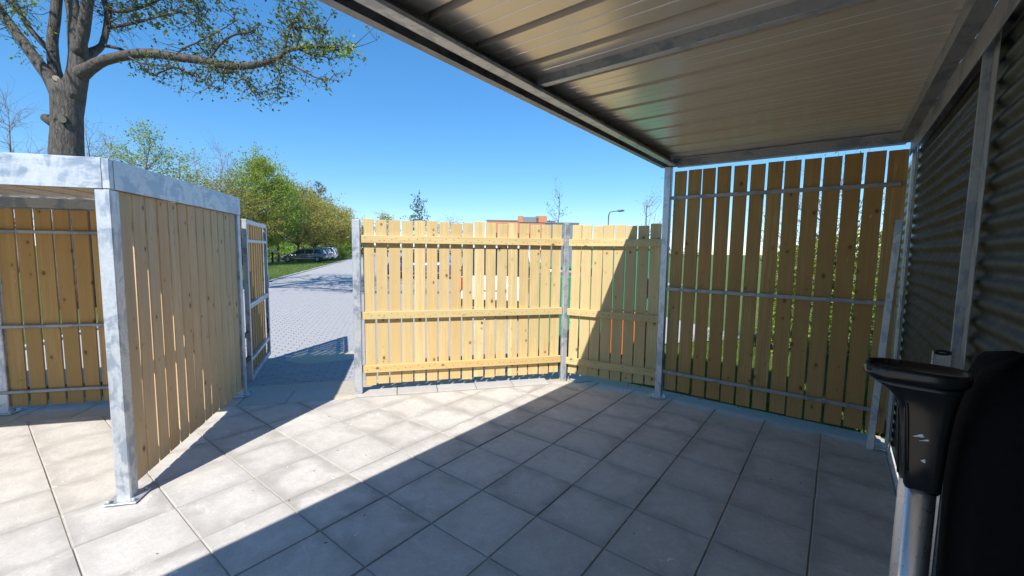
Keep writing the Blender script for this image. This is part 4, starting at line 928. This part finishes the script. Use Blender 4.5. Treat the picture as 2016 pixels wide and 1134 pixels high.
# ------------------------------------------------------------------ other things beyond the yard
def container(q, ax, label, low):
    rt = root('waste_container', (q.x, q.y, -.07), label, 'container', 'waste containers behind the short fence'); a = Vector((*ax, 0)).normalized(); b = Vector((-a.y, a.x, 0)); c = Vector((q.x, q.y, 0))
    box('body', c+Vector((0, 0, (.72 if low else .02)+.45)), a, 1.15, 1.1, .98 if low else 1.5, 'paint_green', rt, .03)
    if low: box('lower_body', c+Vector((0, 0, .33)), a, 1.13, 1.08, .70, 'paint_orange', rt, .02)
    box('lid', c+Vector((0, 0, 1.56 if low else 1.25))+Vector((0, 0, .10)), a, 1.2, 1.15, .07, 'paint_green', rt, .02)
    for s_ in (-1, 1): bar('handle', c+a*s_*.3-b*.58+Vector((0, 0, .95)), c+a*s_*.3-b*.58+Vector((0, 0, 1.2)), .04, .03, 'black_iron', rt)
container(at(1125, 560, 7.0), (.95, .3), 'plain green waste container behind the corner fence post', False)
container(at(1240, 560, 7.0), (.95, .3), 'green waste container with orange lower half behind the short fence', True)
# low orange brick building
bd = at(1040, 480, 62); ax = Vector((_r.x, _r.y, 0)).normalized(); ay = Vector((-ax.y, ax.x, 0)); bz = Vector((bd.x, bd.y, 0))
bl = root('brick_building', (bd.x, bd.y, -.07), 'low orange brick building with grey cladding beyond the fence', 'building')
box('wall', bz+ax*-1.2+Vector((0, 0, 2.75)), ax, 9.4, 8, 5.65, 'brick_orange', bl, .02)
box('cladding', bz+ax*4.4+Vector((0, 0, 2.62)), ax, 4.6, 8.6, 5.4, 'cladding_grey', bl, .02)
for (a, wd, z0, z1, mt, nm) in ((-.35, .75, 5.4, 6.28, 'brick_orange', 'parapet'), (1.05, 2.2, 5.4, 6.15, 'cladding_grey', 'roof_housing'), (2.5, 1.5, 5.4, 6.32, 'brick_orange', 'parapet')):
    box(nm, bz+ax*(a-.9)-ay*3.0+Vector((0, 0, (z0+z1)/2)), ax, wd, 2.2, z1-z0, mt, bl, .02)
bar('coping', bz+ax*-5.95-ay*4.03+Vector((0, 0, 5.63)), bz+ax*3.6-ay*4.03+Vector((0, 0, 5.63)), .14, .1, 'cladding_grey', bl)
bar('coping', bz+ax*2.05-ay*4.33+Vector((0, 0, 5.38)), bz+ax*6.75-ay*4.33+Vector((0, 0, 5.38)), .16, .12, 'cladding_grey', bl)
for k in range(6): box('window', bz+ax*(-5+1.5*k)-ay*4.0+Vector((0, 0, 3.2)), ax, 1.0, .12, 1.5, 'window_dark', bl, .01)
# street lamp
lq = gpos(1196, 32); sl = root('street_lamp', lq, 'grey street lamp with a single arm over the short fence', 'street lamp'); LH = hgt(1196, 417, 32)
c = Vector(lq); V, F = [], []; tube(V, F, [Vector((0, 0, 0)), Vector((0, 0, 2)), Vector((0, 0, LH-.35))], [.075, .06, .045], 10); place('pole', mesh('pole', V, F, 'lamp_metal', True), sl, Matrix.Translation(c))
V, F = [], []; arm = [Vector((0, 0, LH-.35)), ax*.06+Vector((0, 0, LH-.12)), ax*.22+Vector((0, 0, LH)), ax*.75+Vector((0, 0, LH+.05))]; tube(V, F, *smooth(arm, [.045, .04, .035, .03]), 8); place('arm', mesh('arm', V, F, 'lamp_metal', True), sl, Matrix.Translation(c))
V, F = [], []; tube(V, F, [ax*.65+Vector((0, 0, LH+.05)), ax*.75+Vector((0, 0, LH+.06)), ax*1.05+Vector((0, 0, LH+.08)), ax*1.2+Vector((0, 0, LH+.07))], [.04, .085, .075, .02], 8); place('lamp_head', mesh('lamp_head', V, F, 'lamp_metal', True), sl, Matrix.Translation(c))
# charging post beside the dark car
cq = at(537, 519, 43); cp = root('charging_post', (cq.x, cq.y, -.07), 'slim black post with a pale head beside the dark car', 'post')
bar('post', (cq.x, cq.y, -.05), (cq.x, cq.y, 1.05), .16, .12, 'black_iron', cp, side=ax); bar('head', (cq.x, cq.y, 1.05), (cq.x, cq.y, 1.42), .24, .16, 'rim_alloy', cp, side=ax, bev=.03); bar('screen', (cq.x-_f.x*.085, cq.y-_f.y*.085, 1.15), (cq.x-_f.x*.085, cq.y-_f.y*.085, 1.30), .13, .01, 'window_dark', cp, side=ax)

# grit and crumbs lying on the tiles
V, F = [], []
for k in range(170):
    x, y_ = rnd.uniform(-4.2, .3), rnd.uniform(.3, 4.4); r_ = rnd.choice((.002, .003, .003, .005, .007)); n = len(V)
    if (Vector((x, y_))-B0).dot(FN) > -.05: continue
    ang_ = [rnd.uniform(.6, 1.3) for q in range(5)]
    V += [(x+r_*ang_[q]*math.cos(q*1.2566), y_+r_*ang_[q]*math.sin(q*1.2566), .0015) for q in range(5)]+[(x, y_, .0015+r_*.7)]
    F += [(n+q, n+(q+1) % 5, n+5) for q in range(5)]
db = place('grit', mesh('grit', V, F, 'chalk_mark')); tag(db, 'scattered pale crumbs of grit on the yard tiles', None, kind='stuff')
V, F = [], []
for k in range(60):
    x, y_ = rnd.uniform(-4.0, .3), rnd.uniform(.3, 4.4); n = len(V); a = rnd.random()*6.28; l_ = rnd.uniform(.006, .016)
    if (Vector((x, y_))-B0).dot(FN) > -.05: continue
    V += [(x-l_*math.cos(a), y_-l_*math.sin(a), .003), (x+.003*math.sin(a), y_-.003*math.cos(a), .006), (x+l_*math.cos(a), y_+l_*math.sin(a), .004), (x-.003*math.sin(a), y_+.003*math.cos(a), .003)]; F.append((n, n+1, n+2, n+3))
db = place('bark_crumbs', mesh('bark_crumbs', V, F, 'soil')); tag(db, 'scattered dark crumbs and leaf scraps on the yard tiles', None, kind='stuff')
